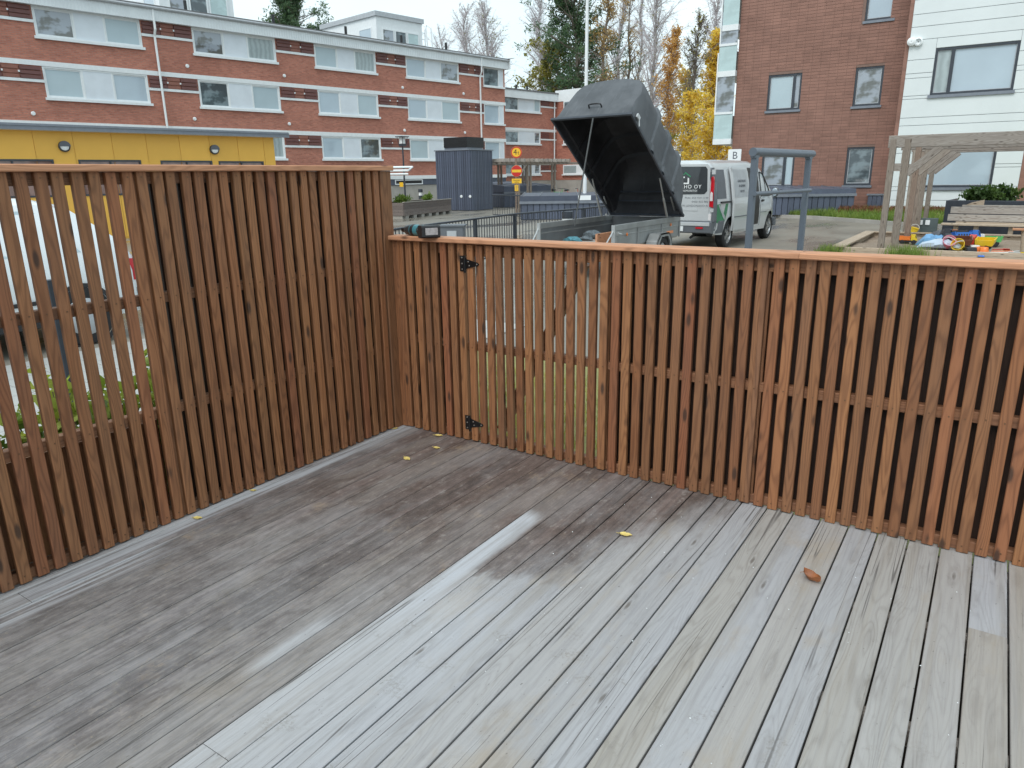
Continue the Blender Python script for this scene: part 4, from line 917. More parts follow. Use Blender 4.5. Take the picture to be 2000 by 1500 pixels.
a_ = Vector((-12.75, 21.3, GZ)); b_ = Vector((-8.7, 23.6, GZ))
sh, L_ = lowbox('ramp_cover', 'anthracite clad low shed with a white notice, behind the railing', a_, b_, 3.2, .72, .20, .24, .06)
MB().box(2.25, 2.75, -.062, -.051, .74, .92).obj('notice', SIGNW, sh)
a_ = dep(985, 385, 40); b_ = dep(1082, 385, 42); a_.z = b_.z = GZ
lowbox('ramp_cover', 'distant anthracite low shed with bicycles standing against it, under the far pergola', a_, b_, 3, .85, .3, .3)
a_ = onz(1507, 421, .03); b_ = onz(1664, 417, .03); a_.x -= 1.2; a_.z = b_.z = 0
rb_, L_ = lowbox('ramp_cover', 'anthracite clad low shed with sloping seamed lid against the brown tiled house', a_, b_, 2.6, .78, .17, .22, .10)
rc = MB(); rc.box(0, 1.3, 0, 1.2, 0, .62); o = thing('meter_cabinet', 'small anthracite cabinet between the low shed and the white wing', 'cabinet', (b_.x+.35, b_.y+1.0, .05)); rc.obj('box', ANTH, o); clad(o, 0, 1.3, 0, .02, .6, .16, ANTH); MB().box(-.05, 1.35, -.06, 1.25, .621, .68).obj('lid', ZINC, o)
# --- bicycles
def bicycle(label, loc, rz, fmat, group='bicycles by the pergola'):
    t = thing('bicycle', label, 'bicycle', loc, rz, group); r = .33
    for x_ in (0, 1.05):
        q = MB(); q.grid([[(x_+math.cos(a*math.pi/12)*(r+.018*math.cos(b*math.pi/3)), .018*math.sin(b*math.pi/3), r+math.sin(a*math.pi/12)*(r+.018*math.cos(b*math.pi/3))) for b in range(6)] for a in range(25)], closed=True)
        w = q.obj('wheel', TYRE, t); q = MB()
        for k in range(10): a = k*math.pi/10*2; q.tube([(x_, 0, r), (x_+math.cos(a)*r, 0, r+math.sin(a)*r)], .004, 3)
        q.tube([(x_, -.04, r), (x_, .04, r)], .025, 8); q.obj('spokes', LGREY, w)
    q = MB(); A, B, C, D = (.0, 0, r), (.45, 0, .30), (.30, 0, .80), (.86, 0, .78)
    for m_, n_, rr in ((A, B, .016), (B, C, .02), (A, C, .014), (B, D, .024), (C, D, .02), (D, (1.05, 0, r), .018), (C, (.27, 0, .90), .014), (D, (.84, 0, .98), .014)): q.tube([m_, n_], rr, 6)
    q.obj('frame', fmat, t)
    q = MB(); q.tube([(.76, -.28, 1.0), (.84, -.12, .99), (.84, .12, .99), (.76, .28, 1.0)], .014, 6); q.obj('handlebar', ANTHD, t)
    q = MB(); q.tube([(.13, 0, .93), (.24, 0, .93), (.40, 0, .92)], [.075, .06, .018], 8); q.obj('saddle', BLACK, t); return t
BF = plastic('pale_blue_frame', (.50, .60, .70)); GF = plastic('green_frame', (.10, .42, .14)); RF = plastic('red_frame', (.5, .04, .04))
bicycle('pale blue bicycle leaning by the sign post', (-20.6, 32.2, GZ), R_(40), BF)
bb_ = dep(1075, 380, 39.5); bb_.z = GZ; bicycle('green bicycle under the far pergola', bb_, R_(70), GF)
bb_ = dep(1098, 380, 39.0); bb_.z = GZ; bicycle('dark bicycle with red frame beside the flagpole', bb_, R_(20), RF)
# --- steel railing round the ramp
rp_ = [onz(742, 452, .80), onz(792, 445, .80), onz(860, 436, .80), onz(928, 427.5, .80), onz(1005, 418, .80), onz(1140, 407, .80), onz(1215, 399, .80)]
for q in rp_: q.z = GZ
rl = thing('steel_railing', 'dark steel bar railing curving along the ramp behind the low fence', 'railing', rp_[0]); o0 = rp_[0]
pts = [p-o0 for p in rp_]; q = MB(); q.tube([p+Vector((0, 0, .90)) for p in pts], .02, 6); q.obj('top_rail', ANTHD, rl)
q = MB(); q.tube([p+Vector((0, 0, .10)) for p in pts], .015, 6); q.obj('bottom_rail', ANTHD, rl)
bm_ = MB().tube([(0, 0, .1), (0, 0, .89)], .0095, 5, cap=False).mesh('bar', ANTHD)
acc = 0
for a_, b_ in zip(pts, pts[1:]):
    L_ = (b_-a_).length; k = acc
    while k < L_: link('bar', bm_, rl, a_.lerp(b_, k/L_)); k += .115
    acc = k-L_
for p in (pts[0], pts[3], pts[4], pts[5]): MB().box(p.x-.03, p.x+.03, p.y-.03, p.y+.03, 0, .91).obj('post', ANTHD, rl)
q0, q1 = dep(962, 382, 31), dep(1020, 382, 29.2); q0.z = q1.z = GZ; zt_ = dep(990, 381.5, 30).z-GZ
t = thing('steel_railing', 'second steel railing standing before the sign post and bicycle', 'railing', q0); d = q1-q0
q = MB(); q.tube([(0, 0, zt_), d+Vector((0, 0, zt_))], .025, 6); q.tube([(0, 0, .1), d+Vector((0, 0, .1))], .02, 6); q.obj('top_rail', ANTHD, t)
for k in range(13): MB().tube([d*(k/12)+Vector((0, 0, .1)), d*(k/12)+Vector((0, 0, zt_))], .011, 5, cap=False).obj('bar', ANTHD, t)
q = dep(885, 480, 10.6); q.z = GZ
t = thing('utility_cabinet', 'low grey utility cabinet behind the railing', 'cabinet', q, R_(30)); zc_ = dep(885, 441, 10.6).z-GZ
MB().bar(-.17, .17, -.10, .2, 0, zc_, .01).obj('box', GREYP, t); MB().box(-.07, .07, -.108, -.1005, zc_-.14, zc_-.06).obj('label_plate', LGREY, t); MB().box(-.19, .19, -.12, .22, zc_+.001, zc_+.02).obj('lid', GREYP, t)
q = dep(1108, 430, 17); q.z = GZ; zc_ = dep(1108, 413, 17).z-GZ
t = thing('rubbish_bin', 'small white and dark bin standing behind the trailer side', 'bin', q); q = MB(); q.lathe([(.10, 0), (.125, zc_-.16)], 16); q.obj('body', SIGNW, t); q = MB(); q.lathe([(.13, zc_-.159), (.13, zc_), (.10, zc_+.01)], 16); q.obj('lid', ANTHD, t)
# --- flagpole
fp = dep(1142, 380, 30); fp.z = GZ
t = thing('flagpole', 'tall white flagpole behind the raised trailer lid', 'flagpole', fp); MB().tube([(0, 0, .3), (0, 0, 13)], [.085, .05], 12).obj('pole', WHITE, t, None, 40); q = MB(); q.box(-.13, .13, -.13, .13, 0, .3); q.obj('foot', GALV, t)
# --- carpet-beating rack
ra, rb2 = dep(1466, 420, 7.3), dep(1569, 420, 8.4); ra.z = rb2.z = GZ; d = rb2-ra; RL = d.length
t = thing('carpet_rack', 'slate grey steel carpet-beating rack between the van and the house', 'rack', ra, math.atan2(d.y, d.x)); zt_ = dep(1466, 298, 7.3).z-GZ; zm = dep(1460, 378, 7.3).z-GZ
for x_ in (0, RL): MB().bar(x_-.03, x_+.03, -.03, .03, 0, zt_-.055, .006).obj('post', RACKM, t)
for x_ in (0, RL): MB().box(x_-.05, x_+.05, -.028, .028, zt_-.054, zt_-.03).obj('bracket', RACKM, t)
q = MB(); q.tube([(-.06, 0, zt_), (RL+.10, 0, zt_)], .042, 20); q.obj('top_bar', RACKM, t, None, 40)
q = MB(); q.tube([(-.06, -.052, zm), (RL-.0, -.052, zm)], .021, 14); q.obj('lower_bar', RACKM, t, None, 40)

# ------------------------------------------------------------------ trailer with its raised lid
TW, TL = 1.50, 2.95
tr_ = thing('box_trailer', 'grey sheet-metal trailer with its tailgate down and black lid raised', 'trailer', (-2.90, 7.70, GZ))
zb_, zt_ = .50, .88
for sx in (-1, 1):
    x0, x1 = (-TW/2, -TW/2+.03) if sx < 0 else (TW/2-.03, TW/2)
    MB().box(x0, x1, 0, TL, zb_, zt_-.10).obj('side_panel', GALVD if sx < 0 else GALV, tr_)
    q = MB(); q.bar(x0-.012, x1+.012, 0, TL, zt_-.099, zt_, .008, 'y'); q.bar(x0-.005, x1+.005, .0, TL, zt_-.19, zt_-.165, .005, 'y'); q.obj('top_rim', GALV, tr_)
    for y_ in (.0, .9, 2.0, TL-.05): MB().bar(min(x0, x1)+(-.02 if sx < 0 else .031), min(x0, x1)+(-.001 if sx < 0 else .05), y_, y_+.05, zb_-.02, zt_-.101, .005).obj('stake', GALV, tr_)
    q = MB(); M = Matrix.Translation((sx*(TW/2+.012), .45, .70)) @ Matrix.Rotation(R_(90)*sx, 4, 'Y'); q.lathe([(.028, 0), (.025, .008)], 12, 0, M); q.obj('reflector', ORANGE, tr_)
    q = MB(); M = Matrix.Translation((sx*(TW/2+.012), 2.45, .74)) @ Matrix.Rotation(R_(90)*sx, 4, 'Y'); q.lathe([(.028, 0), (.025, .008)], 12, 0, M); q.obj('reflector', ORANGE, tr_)
    yw = 1.62                                    # wheel and mudguard
    q = MB(); M = Matrix.Translation((sx*(TW/2+.125), yw, .29)) @ Matrix.Rotation(R_(90), 4, 'Y')
    q.lathe([(.19, -.08), (.27, -.085), (.29, -.06), (.29, .06), (.27, .085), (.19, .08)], 28, 0, M, False); wo_ = q.obj('wheel', TYRE, tr_, None, 35)
    q = MB(); q.lathe([(.19, -.07), (.185, .055), (.12, .03), (.06, .06), (.02, .065)], 20, 0, M); q.obj('rim', LGREY, wo_, None, 35)
    arc = [(yw+.40*math.cos(a), .30+.40*math.sin(a)) for a in (0, .55, .62, 1.05, math.pi-1.05, math.pi-.62, math.pi-.55, math.pi)]
    inn = [(yw+.375*math.cos(a), .30+.375*math.sin(a)) for a in (0, .55, .62, 1.05, math.pi-1.05, math.pi-.62, math.pi-.55, math.pi)]
    q = MB()
    for i in range(len(arc)-1): q.prism([arc[i], arc[i+1], inn[i+1], inn[i]], sx*(TW/2+.02), sx*(TW/2+.24), 'x')
    for i in range(len(arc)-1): q.prism([arc[i], arc[i+1], (arc[i+1][0]*.78+yw*.22, arc[i+1][1]-.06), (arc[i][0]*.78+yw*.22, arc[i][1]-.06)], sx*(TW/2+.215), sx*(TW/2+.24), 'x')
    q.obj('mudguard', GALV, tr_)
MB().box(TW/2+.0005, TW/2+.002, 2.28, 2.62, .575, .625).obj('faded_print', SIGNO, tr_)
MB().box(-TW/2, TW/2, TL-.03, TL, zb_, zt_-.02).obj('front_panel', GALVD, tr_)
MB().box(-TW/2+.031, TW/2-.031, 0, TL-.031, zb_-.03, zb_).obj('floor', GREYX, tr_)
q = MB(); [q.bar(x_-.03, x_+.03, .1, TL+.1, zb_-.12, zb_-.031, .006, 'y') for x_ in (-.5, .5)]; q.tube([(-.78, 1.62, .29), (.78, 1.62, .29)], .03, 8)
q.tube([(-.5, TL, .42), (0, TL+1.35, .42)], .035, 8); q.tube([(.5, TL, .42), (0, TL+1.35, .42)], .035, 8); q.tube([(0, TL+1.3, .42), (0, TL+1.62, .44)], .04, 8); q.obj('drawbar', GALV, tr_)
q = MB(); q.box(-TW/2+.02, TW/2-.02, -.40, -.015, zb_-.06, zb_-.035); q.obj('tailgate', GALV, tr_)
q = MB(); [q.tube([(sx*(TW/2-.02), .02, zt_-.06), (sx*(TW/2-.05), -.38, zb_-.03)], .012, 6) for sx in (-1, 1)]; q.obj('tailgate_stay', ALU, tr_)
q = MB(); [q.bar(sx*(TW/2-.025)-.03, sx*(TW/2-.025)+.03, -.03, .02, zb_-.1, zt_+.0, .006) for sx in (-1, 1)]; q.obj('corner_post', ALU, tr_)
q = MB(); q.box(TW/2-.0, TW/2+.03, .02, .10, zt_-.17, zt_-.11); q.tube([(TW/2+.03, .04, zt_-.13), (TW/2+.06, .12, zt_-.15)], .012, 6); q.obj('latch', ALU, tr_)
# lid: rim frame hinged on the front wall, tilted up
hinge = Vector((0, TL-.30, zt_+.035)); LA = math.atan2(1.70, 2.08); LL = 2.74
lm = Matrix.Translation(hinge+Vector((.16, 0, 0))) @ Matrix.Rotation(R_(-5.0), 4, 'Z') @ Matrix.Rotation(-LA, 4, 'X')   # local: y runs from the hinge back (-y), z away from the load
def lidshell(off, hgt, half):
    """rows across the lid from the hinge end (y=0) to the tail (y=-LL)"""
    rows = []; ys = [0, .02, .12, .26, .42, .60, .64, .70, .74, 1.15, 1.19, 1.25, 1.29, 1.70, 1.74, 1.80, 1.84, 2.05, 2.22, 2.40, 2.55, 2.63, 2.69, 2.70]
    hs2 = [0, .10, .44, .62, .70, .73, .775, .775, .735, .735, .78, .78, .735, .735, .78, .78, .735, .74, .755, .745, .70, .40, 0]
    for y_, h_ in zip(ys, hs2):
        h_ *= hgt; k = min(1, h_/.30); rib = .026 if (h_ > .762*hgt) else 0; w = half+rib
        b1 = w-.0; row = []
        for px, pz in ((-1, 0), (-.995, .06), (-.985, .11), (-.93, .12), (-.90, .36), (-.875, .60), (-.82, .79), (-.70, .92), (-.38, .99), (0, 1.012), (.38, .99), (.70, .92), (.82, .79), (.875, .60), (.90, .36), (.93, .12), (.985, .11), (.995, .06), (1, 0)):
            zz = pz*h_ if h_ > .13 else min(pz*h_, h_)
            row.append((px*w if abs(px) > .9 else px*(half-.0)+math.copysign(rib, px if px else 1)*(0 if px == 0 else 1)*(1 if abs(px) > .6 else .0), -(y_*(LL-2*off)/2.70+off), zz-off*.0))
        rows.append(row)
    return rows
q = MB(); q.grid(lidshell(0, 1.34, TW/2+.06)); lid = q.obj('lid', LIDM, tr_, None, 32); lid.matrix_local = lm
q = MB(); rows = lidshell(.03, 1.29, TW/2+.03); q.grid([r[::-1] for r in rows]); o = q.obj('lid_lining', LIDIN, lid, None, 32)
q = MB(); h_ = TW/2+.065
q.bar(-h_, h_, -LL-.01, -LL+.03, -.03, .015, .004, 'x'); q.bar(-h_, h_, -.02, .02, -.03, .015, .004, 'x'); q.bar(-h_, -h_+.035, -LL+.031, -.021, -.03, .015, .004, 'y'); q.bar(h_-.035, h_, -LL+.031, -.021, -.03, .015, .004, 'y'); q.obj('rim_frame', ANTHD, lid)
q = MB(); q.tube([(-.13, -LL+.08, .20), (-.12, -LL-.02, .235), (-.05, -LL-.03, .24), (.05, -LL-.03, .24), (.12, -LL-.02, .235), (.13, -LL+.08, .20)], .014, 8); q.obj('handle', BLACK, lid)
q = MB(); q.box(h_, h_+.03, -LL+.12, -LL+.22, .03, .10); q.tube([(h_+.03, -LL+.15, .09), (h_+.05, -LL+.25, -.06)], .01, 6); q.obj('lid_latch', ALU, lid)
for z_ in (.16, .34):
    q = MB(); q.box(-.62, .62, -.17-z_*.3, -.15-z_*.3, z_, z_+.02); q.obj('lid_rib', ANTHD, lid)
for sx in (-1, 1):                                # gas struts and hinge arms
    q = MB(); e = lm @ Vector((sx*(TW/2-.03), -1.12, -.02)); q.tube([(sx*(TW/2-.05), TL-.55, zt_), e], .014, 8); q.tube([(sx*(TW/2-.05), TL-.55, zt_), Vector((sx*(TW/2-.05), TL-.55, zt_)).lerp(e, .5)], .022, 8); q.obj('gas_strut', ALU, tr_)
    q = MB(); e2 = lm @ Vector((sx*(TW/2-.02), -.55, 0)); q.tube([(sx*(TW/2-.03), TL-.12, zt_), e2], .016, 6); q.tube([(sx*(TW/2-.03), TL-.3, zt_-.02), hinge+Vector((sx*(TW/2-.03), 0, 0))], .02, 6); q.obj('hinge_arm', ALU, tr_)
q = MB(); e = lm @ Vector((.06, -LL+.02, -.02)); q.tube([e, (-.20-.36, 1.0, zt_-.1)], .014, 8); q.obj('prop_rod', GALVD, tr_)
# load
t = thing('board', 'long brown stained board lying in the trailer', 'board', (-2.62, 7.95, GZ+.505), R_(90)); MB().bar(0, 2.35, -.02, .02, 0, .20, .004, 'x').obj('timber', CAPX, t)
t = thing('board', 'second brown board flat on the trailer floor', 'board', (-2.40, 7.75, GZ+.505), R_(90)); MB().bar(0, 2.4, -.07, .07, 0, .03, .004, 'x').obj('timber', CAPX, t)
def crumple(name, label, cat, c, sx, sy, sz, mat, seed):
    rr = random.Random(seed); t = thing(name, label, cat, c); rows = []
    for i in range(9):
        a = i/8; row = []
        for j in range(14):
            th = 2*math.pi*j/14; w = math.sin(math.pi*a)**.6; n_ = mnoise.noise((i*.7+seed, j*.9, seed*1.7))*.5+1; row.append(((a-.5)*2*sx, math.cos(th)*sy*w*n_, max(0, (math.sin(th)*.5+.5)*sz*w*n_)))
        rows.append(row)
    q = MB(); q.grid(rows, closed=True); q.obj('cloth', mat, t, None, 30); return t
TARP = paint('teal_strap', (.07, .22, .27), .7, var=.4, scale=20); TARP2 = paint('grey_cloth', (.13, .16, .18), .8, var=.4, scale=20)
crumple('ratchet_strap', 'teal heap of straps by the trailer side', 'strap', (-3.28, 8.30, GZ+.505), .22, .10, .11, TARP, 3)
crumple('work_glove', 'blue-grey crumpled gloves deeper in the trailer', 'gloves', (-3.36, 9.25, GZ+.505), .24, .12, .15, TARP2, 5)
crumple('work_glove', 'dark cloth bundle lying beyond the teal straps', 'cloth', (-3.3, 8.85, GZ+.505), .16, .09, .08, TARP2, 8)

# ------------------------------------------------------------------ the van (local x to its right, y forward, z up)
VX, VY, VRZ = -3.02, 12.62, R_(-2.6)
van = thing('panel_van', 'silver panel van with green lettered rear and its side door slid open', 'van', (VX, VY, GZ), VRZ)
def vsec(y):
    def ip(tab):
        for (a, b_), (c, d) in zip(tab, tab[1:]):
            if a <= y <= c: return b_+(d-b_)*(y-a)/(c-a)
        return tab[-1][1]
    top = ip([(0, 1.87), (.05, 1.92), (.25, 1.95), (1.2, 1.97), (2.9, 1.965), (3.25, 1.90), (3.45, 1.80), (4.02, 1.30), (4.15, 1.22), (4.5, 1.10), (4.66, .95), (4.76, .72), (4.78, .5)])
    w = ip([(0, .895), (.1, .925), (.5, .945), (3.6, .95), (4.1, .93), (4.5, .84), (4.7, .70), (4.78, .58)])
    bt = ip([(0, .42), (.3, .34), (4.3, .28), (4.78, .26)])
    belt = min(1.08, top-.10); r = top
    up = max(0, r-belt)
    ins = .17*min(1, up/.8)
    return [(w*.96, bt), (w*.985, bt+.12), (w, .62 if r > .75 else bt+.16), (w*.995, belt*.95 if belt > .7 else bt+.2), (w-.02, belt), (w-.02-ins*.35, belt+up*.45), (w-.02-ins*.75, belt+up*.80), (w-.04-ins*1.05, belt+up*.93), (w-.12-ins*1.3, r-.012*min(1, up*3)), (w*.45, r+.012*min(1, up*3)), (0, r+.018*min(1, up*3))]
ysn = [0, .03, .10, .25, .5, .8, 1.2, 1.6, 2.0, 2.4, 2.8, 3.1, 3.25, 3.45, 3.7, 4.02, 4.15, 4.35, 4.5, 4.6, 4.68, 4.74, 4.78]
rows = []
for y in ysn:
    s_ = vsec(y); rows.append([(x, y, z) for x, z in s_]+[(-x, y, z) for x, z in s_[:-1][::-1]])
q = MB(); q.grid(rows); nn = len(rows[0]); q.add(rows[0], [tuple(range(nn))[::-1]]); q.add(rows[-1], [tuple(range(nn))])
q.add([rows[0][0], rows[0][-1], rows[-1][-1], rows[-1][0]], [(0, 1, 2, 3)])
vb = q.obj('body', SILVER, van, None, 32)
bm2 = bmesh.new(); bm2.from_mesh(vb.data); bmesh.ops.remove_doubles(bm2, verts=bm2.verts, dist=.0005); bmesh.ops.recalc_face_normals(bm2, faces=bm2.faces)
bm2.to_mesh(vb.data); bm2.free()
# wheel arches cut out of the body
ct = MB()
for yw in (.98, 4.02-.02):
    for sx in (-1, 1): ct.lathe([(.385, -.20), (.385, .20)], 32, 0, Matrix.Translation((sx*.88, yw, .34)) @ Matrix.Rotation(R_(90), 4, 'Y'))
cme = ct.mesh('arch_cutter', BLACK); cob = link('arch_cutter', cme); 
vb.parent = None
md = vb.modifiers.new('arch', 'BOOLEAN'); md.operation = 'DIFFERENCE'; md.object = cob; md.solver = 'EXACT'
dg = bpy.context.evaluated_depsgraph_get(); nm = bpy.data.meshes.new_from_object(vb.evaluated_get(dg)); vb.modifiers.clear(); nm.name = 'body'
vb.data = nm; vb.parent = van; bpy.data.objects.remove(cob); nm.materials.clear(); nm.materials.append(SILVER); nm.materials.append(BLACK)
for p in nm.polygons:
    c = p.center
    for yw in (.98, 4.0):
        rr = math.hypot(c.y-yw, c.z-.34)
        if rr < .389 and abs(c.x) < .935 and (abs(abs(c.x)-.68) < .01 or rr > .37 and abs(p.normal.x) < .3): p.material_index = 1
for yw in (.98, 4.0):
    for sx in (-1, 1):
        M = Matrix.Translation((sx*.815, yw, .325)) @ Matrix.Rotation(R_(90)*sx, 4, 'Y')
        q = MB(); q.lathe([(.21, -.10), (.29, -.105), (.325, -.075), (.325, .075), (.29, .105), (.215, .10)], 36, 0, M, False); w = q.obj('wheel', TYRE, van, None, 35)
        q = MB(); q.lathe([(.215, .09), (.205, .075), (.20, .0)], 30, 0, M, False); q.lathe([(.06, .04), (.06, .082), (.03, .09)], 14, 0, M); q.lathe([(.2, -.01), (.19, -.005)], 24, 1, M)
        for k in range(5):
            a = 2*math.pi*k/5+.3
            for da in (-.13, .13): q.prism([(.05*math.cos(a-.5), .05*math.sin(a-.5)), (.21*math.cos(a+da-.10), .21*math.sin(a+da-.10)), (.21*math.cos(a+da+.10), .21*math.sin(a+da+.10)), (.05*math.cos(a+.5), .05*math.sin(a+.5))], .055, .082, 'z', 0, M)
        q.obj('rim', [RIM, BLACK], w, None, 35)
# rear face
q = MB(); q.bar(-.90, .90, -.075, .10, .40, .66, .02, 'x'); q.obj('rear_bumper', GREYP, van)
q = MB(); q.bar(-.86, .86, -.09, -.0755, .56, .64, .006, 'x'); q.obj('bumper_step', SILVER, van)
def rearpt(x, z): return x
def rpanel(poly, y0, y1, mat, name, par=van):
    q = MB(); q.prism(poly, y0, y1, 'y'); return q.obj(name, mat, par)
for sx in (-1, 1):
    dr = rpanel([(sx*.012, .67), (sx*.80, .67), (sx*.80, 1.10), (sx*.785, 1.80), (sx*.72, 1.875), (sx*.012, 1.885)], -.018, -.0005, SILVER, 'rear_door')
    wn = rpanel([(sx*.05, 1.235), (sx*.68, 1.245), (sx*.745, 1.31), (sx*.725, 1.77), (sx*.68, 1.825), (sx*.05, 1.835)], -.024, -.0185, P_CLEAR, 'rear_window', dr)
    rpanel([(sx*.815, .98), (sx*.90, .96), (sx*.885, 1.55), (sx*.865, 1.62), (sx*.83, 1.60)], -.035, .03, REDL, 'tail_light'); rpanel([(sx*.822, 1.10), (sx*.885, 1.10), (sx*.880, 1.26), (sx*.85, 1.30), (sx*.825, 1.26)], -.040, -.0355, WLENS, 'reversing_lens')
    q = MB(); q.box(min(sx*.83, sx*.90), max(sx*.83, sx*.90), -.025, .02, 1.66, 1.76); q.box(min(sx*.84, sx*.91), max(sx*.84, sx*.91), -.025, .02, .86, .94); q.obj('door_hinge', SILVER, van)
    q = MB(); q.box(min(sx*.55, sx*.72), max(sx*.55, sx*.72), -.095, -.0905, .50, .54); q.obj('reflector', REDL, van)
    q = MB(); q.box(min(sx*.80, sx*.86), max(sx*.80, sx*.86), -.02, .0, .68, .82); q.obj('lamp_cluster', WLENS, van)
    rpanel([(sx*.872, .66), (sx*.935, .66), (sx*.93, 1.10), (sx*.815, 1.80), (sx*.80, 1.80), (sx*.87, 1.1)], -.012, .14, GREYP, 'corner_trim')
rpanel([(-.55, .885), (.55, .885), (.55, .92), (-.55, .92)], -.026, -.0185, SILVER, 'door_moulding')
hp = MB()                                        # the painted house emblem on the window
hp.prism([(.17, 1.66), (.22, 1.72), (.35, 1.63), (.35, 1.60), (.22, 1.685), (.19, 1.645)], -.0262, -.0245, 'y', 1); hp.prism([(.18, 1.62), (.21, 1.62), (.21, 1.59), (.18, 1.59)], -.0262, -.0245, 'y'); hp.prism([(.28, 1.60), (.315, 1.58), (.315, 1.46), (.19, 1.46), (.19, 1.49), (.28, 1.49)], -.0262, -.0245, 'y'); hp.obj('house_emblem', [WINK, GREENG], van)
text('LEHDONAHO OY', .115, WINK, van, (.10, -.0255, 1.40), FRONT, .0008, space=1.15); text('RAKENTAA & REMONTOI', .06, WINK, van, (.13, -.0255, 1.315), FRONT, .0008, space=1.15)
text('PUH. 050 919 1199', .062, INKG, van, (.78, -.0195, 1.16), FRONT, .0008, align='RIGHT', space=1.1); text('0400 415 982', .062, INKG, van, (.78, -.0195, 1.08), FRONT, .0008, align='RIGHT', space=1.1); text('WWW.LEHDONAHO.FI', .066, INKG, van, (.78, -.0195, .99), FRONT, .0008, align='RIGHT', space=1.1)
# right side
def sidex(y, z):
    s_ = vsec(y)
    for (x0, z0), (x1, z1) in zip(s_, s_[1:]):
        if z0 <= z <= z1 and z1 > z0: return x0+(x1-x0)*(z-z0)/(z1-z0)
    return s_[0][0]
def spanel(poly, off, th, mat, name, par=van, sx=1):
    """a panel that follows the flank: poly in (y, z)"""
    n = len(poly); o_ = [(sx*(sidex(y, z)+off), y, z) for y, z in poly]; i_ = [(sx*(sidex(y, z)+off-th), y, z) for y, z in poly]
    q = MB(); q.add(o_+i_, [tuple(range(n)), tuple(range(n, 2*n))[::-1]]+[(i, n+i, n+(i+1) % n, (i+1) % n) for i in range(n)]); return q.obj(name, mat, par)
def strip(y0, y1, zs, off, th, mat, name, par=van, sx=1, r=0):
    q = MB(); rows = []
    for z in zs:
        c = r if (r and (z == zs[0] or z == zs[-1])) else 0
        rows.append([(sx*(sidex(y, z)+off), y, z) for y in (y0+c, y0+(y1-y0)*.5, y1-c)])
    q.grid(rows); q.grid([[(sx*(sidex(y, z)+off-th), y, z) for y in (y0, (y0+y1)/2, y1)] for z in zs][::-1])
    for yy in (y0, y1): q.grid([[(sx*(sidex(yy, z)+off), yy, z), (sx*(sidex(yy, z)+off-th), yy, z)] for z in zs])
    for z in (zs[0], zs[-1]): q.grid([[(sx*(sidex(yy, z)+off), yy, z) for yy in (y0, (y0+y1)/2, y1)], [(sx*(sidex(yy, z)+off-th), yy, z) for yy in (y0, (y0+y1)/2, y1)]])
    return q.obj(name, mat, par)
ZS = [.44, .62, .9, 1.0, 1.06, 1.12, 1.3, 1.5, 1.68, 1.80]
strip(2.02, 3.02, ZS, .004, .006, BLACK, 'doorway_shade_sheet')  # a black sheet on the flank stands for the shade inside the doorway
dz_ = strip(.98, 2.06, [.40]+ZS[1:], .085, .05, SILVER, 'sliding_door', r=.03)
strip(1.06, 1.98, [1.14, 1.3, 1.5, 1.68, 1.76], .089, .003, LGREY, 'door_window_pressing', dz_, r=.03)
strip(.99, 2.05, [.70, .72], .094, .012, GREYP, 'door_moulding', dz_)
for i, (s_, z) in enumerate((('LEHDONAHO', 1.50), ('RA REMON', 1.39), ('050 919', 1.27))): text(s_, .085, INKG, dz_, (sidex(1.5, z)+.095, 1.55, z), (R_(84), 0, R_(90)), .001)
q = MB(); q.bar(.925, .965, .34, 1.75, 1.035, 1.075, .004, 'y'); q.obj('door_rail', BLACK, van)
spanel([(.16, .62), (.60, .62), (.72, .80), (.80, 1.02), (.16, 1.02)], .004, .003, GREENG, 'green_graphic'); spanel([(.22, 1.0), (.30, 1.0), (.62, .74), (.60, .66), (.52, .70)], .0065, .002, LGREY, 'grey_swoosh')
strip(.20, .72, [1.13, 1.3, 1.5, 1.68, 1.76], .004, .003, GREYP, 'quarter_window', r=.02); strip(.012, .15, [.45, .62, .9, 1.0, 1.06, 1.12, 1.3, 1.5, 1.68, 1.80], .005, .004, GREYP, 'corner_panel'); strip(.012, .58, [.38, .46, .62, .66], .006, .004, GREYP, 'bumper_side')
for sx in (1, -1):
    wn = spanel([(3.16, 1.12), (3.92, 1.12), (3.70, 1.38), (3.42, 1.66), (3.16, 1.70)], .004, .004, P_DARK, 'side_window', sx=sx)
    q = MB(); pp = [(sx*(sidex(y, z)+.006), y, z) for y, z in [(3.16, 1.12), (3.92, 1.12), (3.70, 1.38), (3.42, 1.66), (3.16, 1.70), (3.16, 1.12)]]; q.tube(pp, .018, 5); q.tube([(sx*(sidex(3.55, 1.12)+.006), 3.55, 1.12), (sx*(sidex(3.5, 1.58)+.006), 3.5, 1.58)], .014, 5); q.obj('window_seal', BLACK, wn)
    q = MB(); q.lathe([(.02, -.06), (.075, -.05), (.09, .0), (.075, .06), (.03, .075)], 14, 0, Matrix.Translation((sx*1.09, 3.78, 1.20)) @ Matrix.Rotation(R_(90), 4, 'X') @ Matrix.Scale(1.5, 4, (0, 1, 0))); q.tube([(sx*.92, 3.80, 1.12), (sx*1.06, 3.78, 1.16)], .025, 6); mo = q.obj('wing_mirror', GREYP, van, None, 40)
    q = MB(); q.lathe([(.07, 0), (.06, .006)], 14, 0, Matrix.Translation((sx*1.09, 3.704, 1.20)) @ Matrix.Rotation(R_(90), 4, 'X') @ Matrix.Scale(1.45, 4, (0, 1, 0))); q.obj('mirror_glass', P_BLUE, mo)
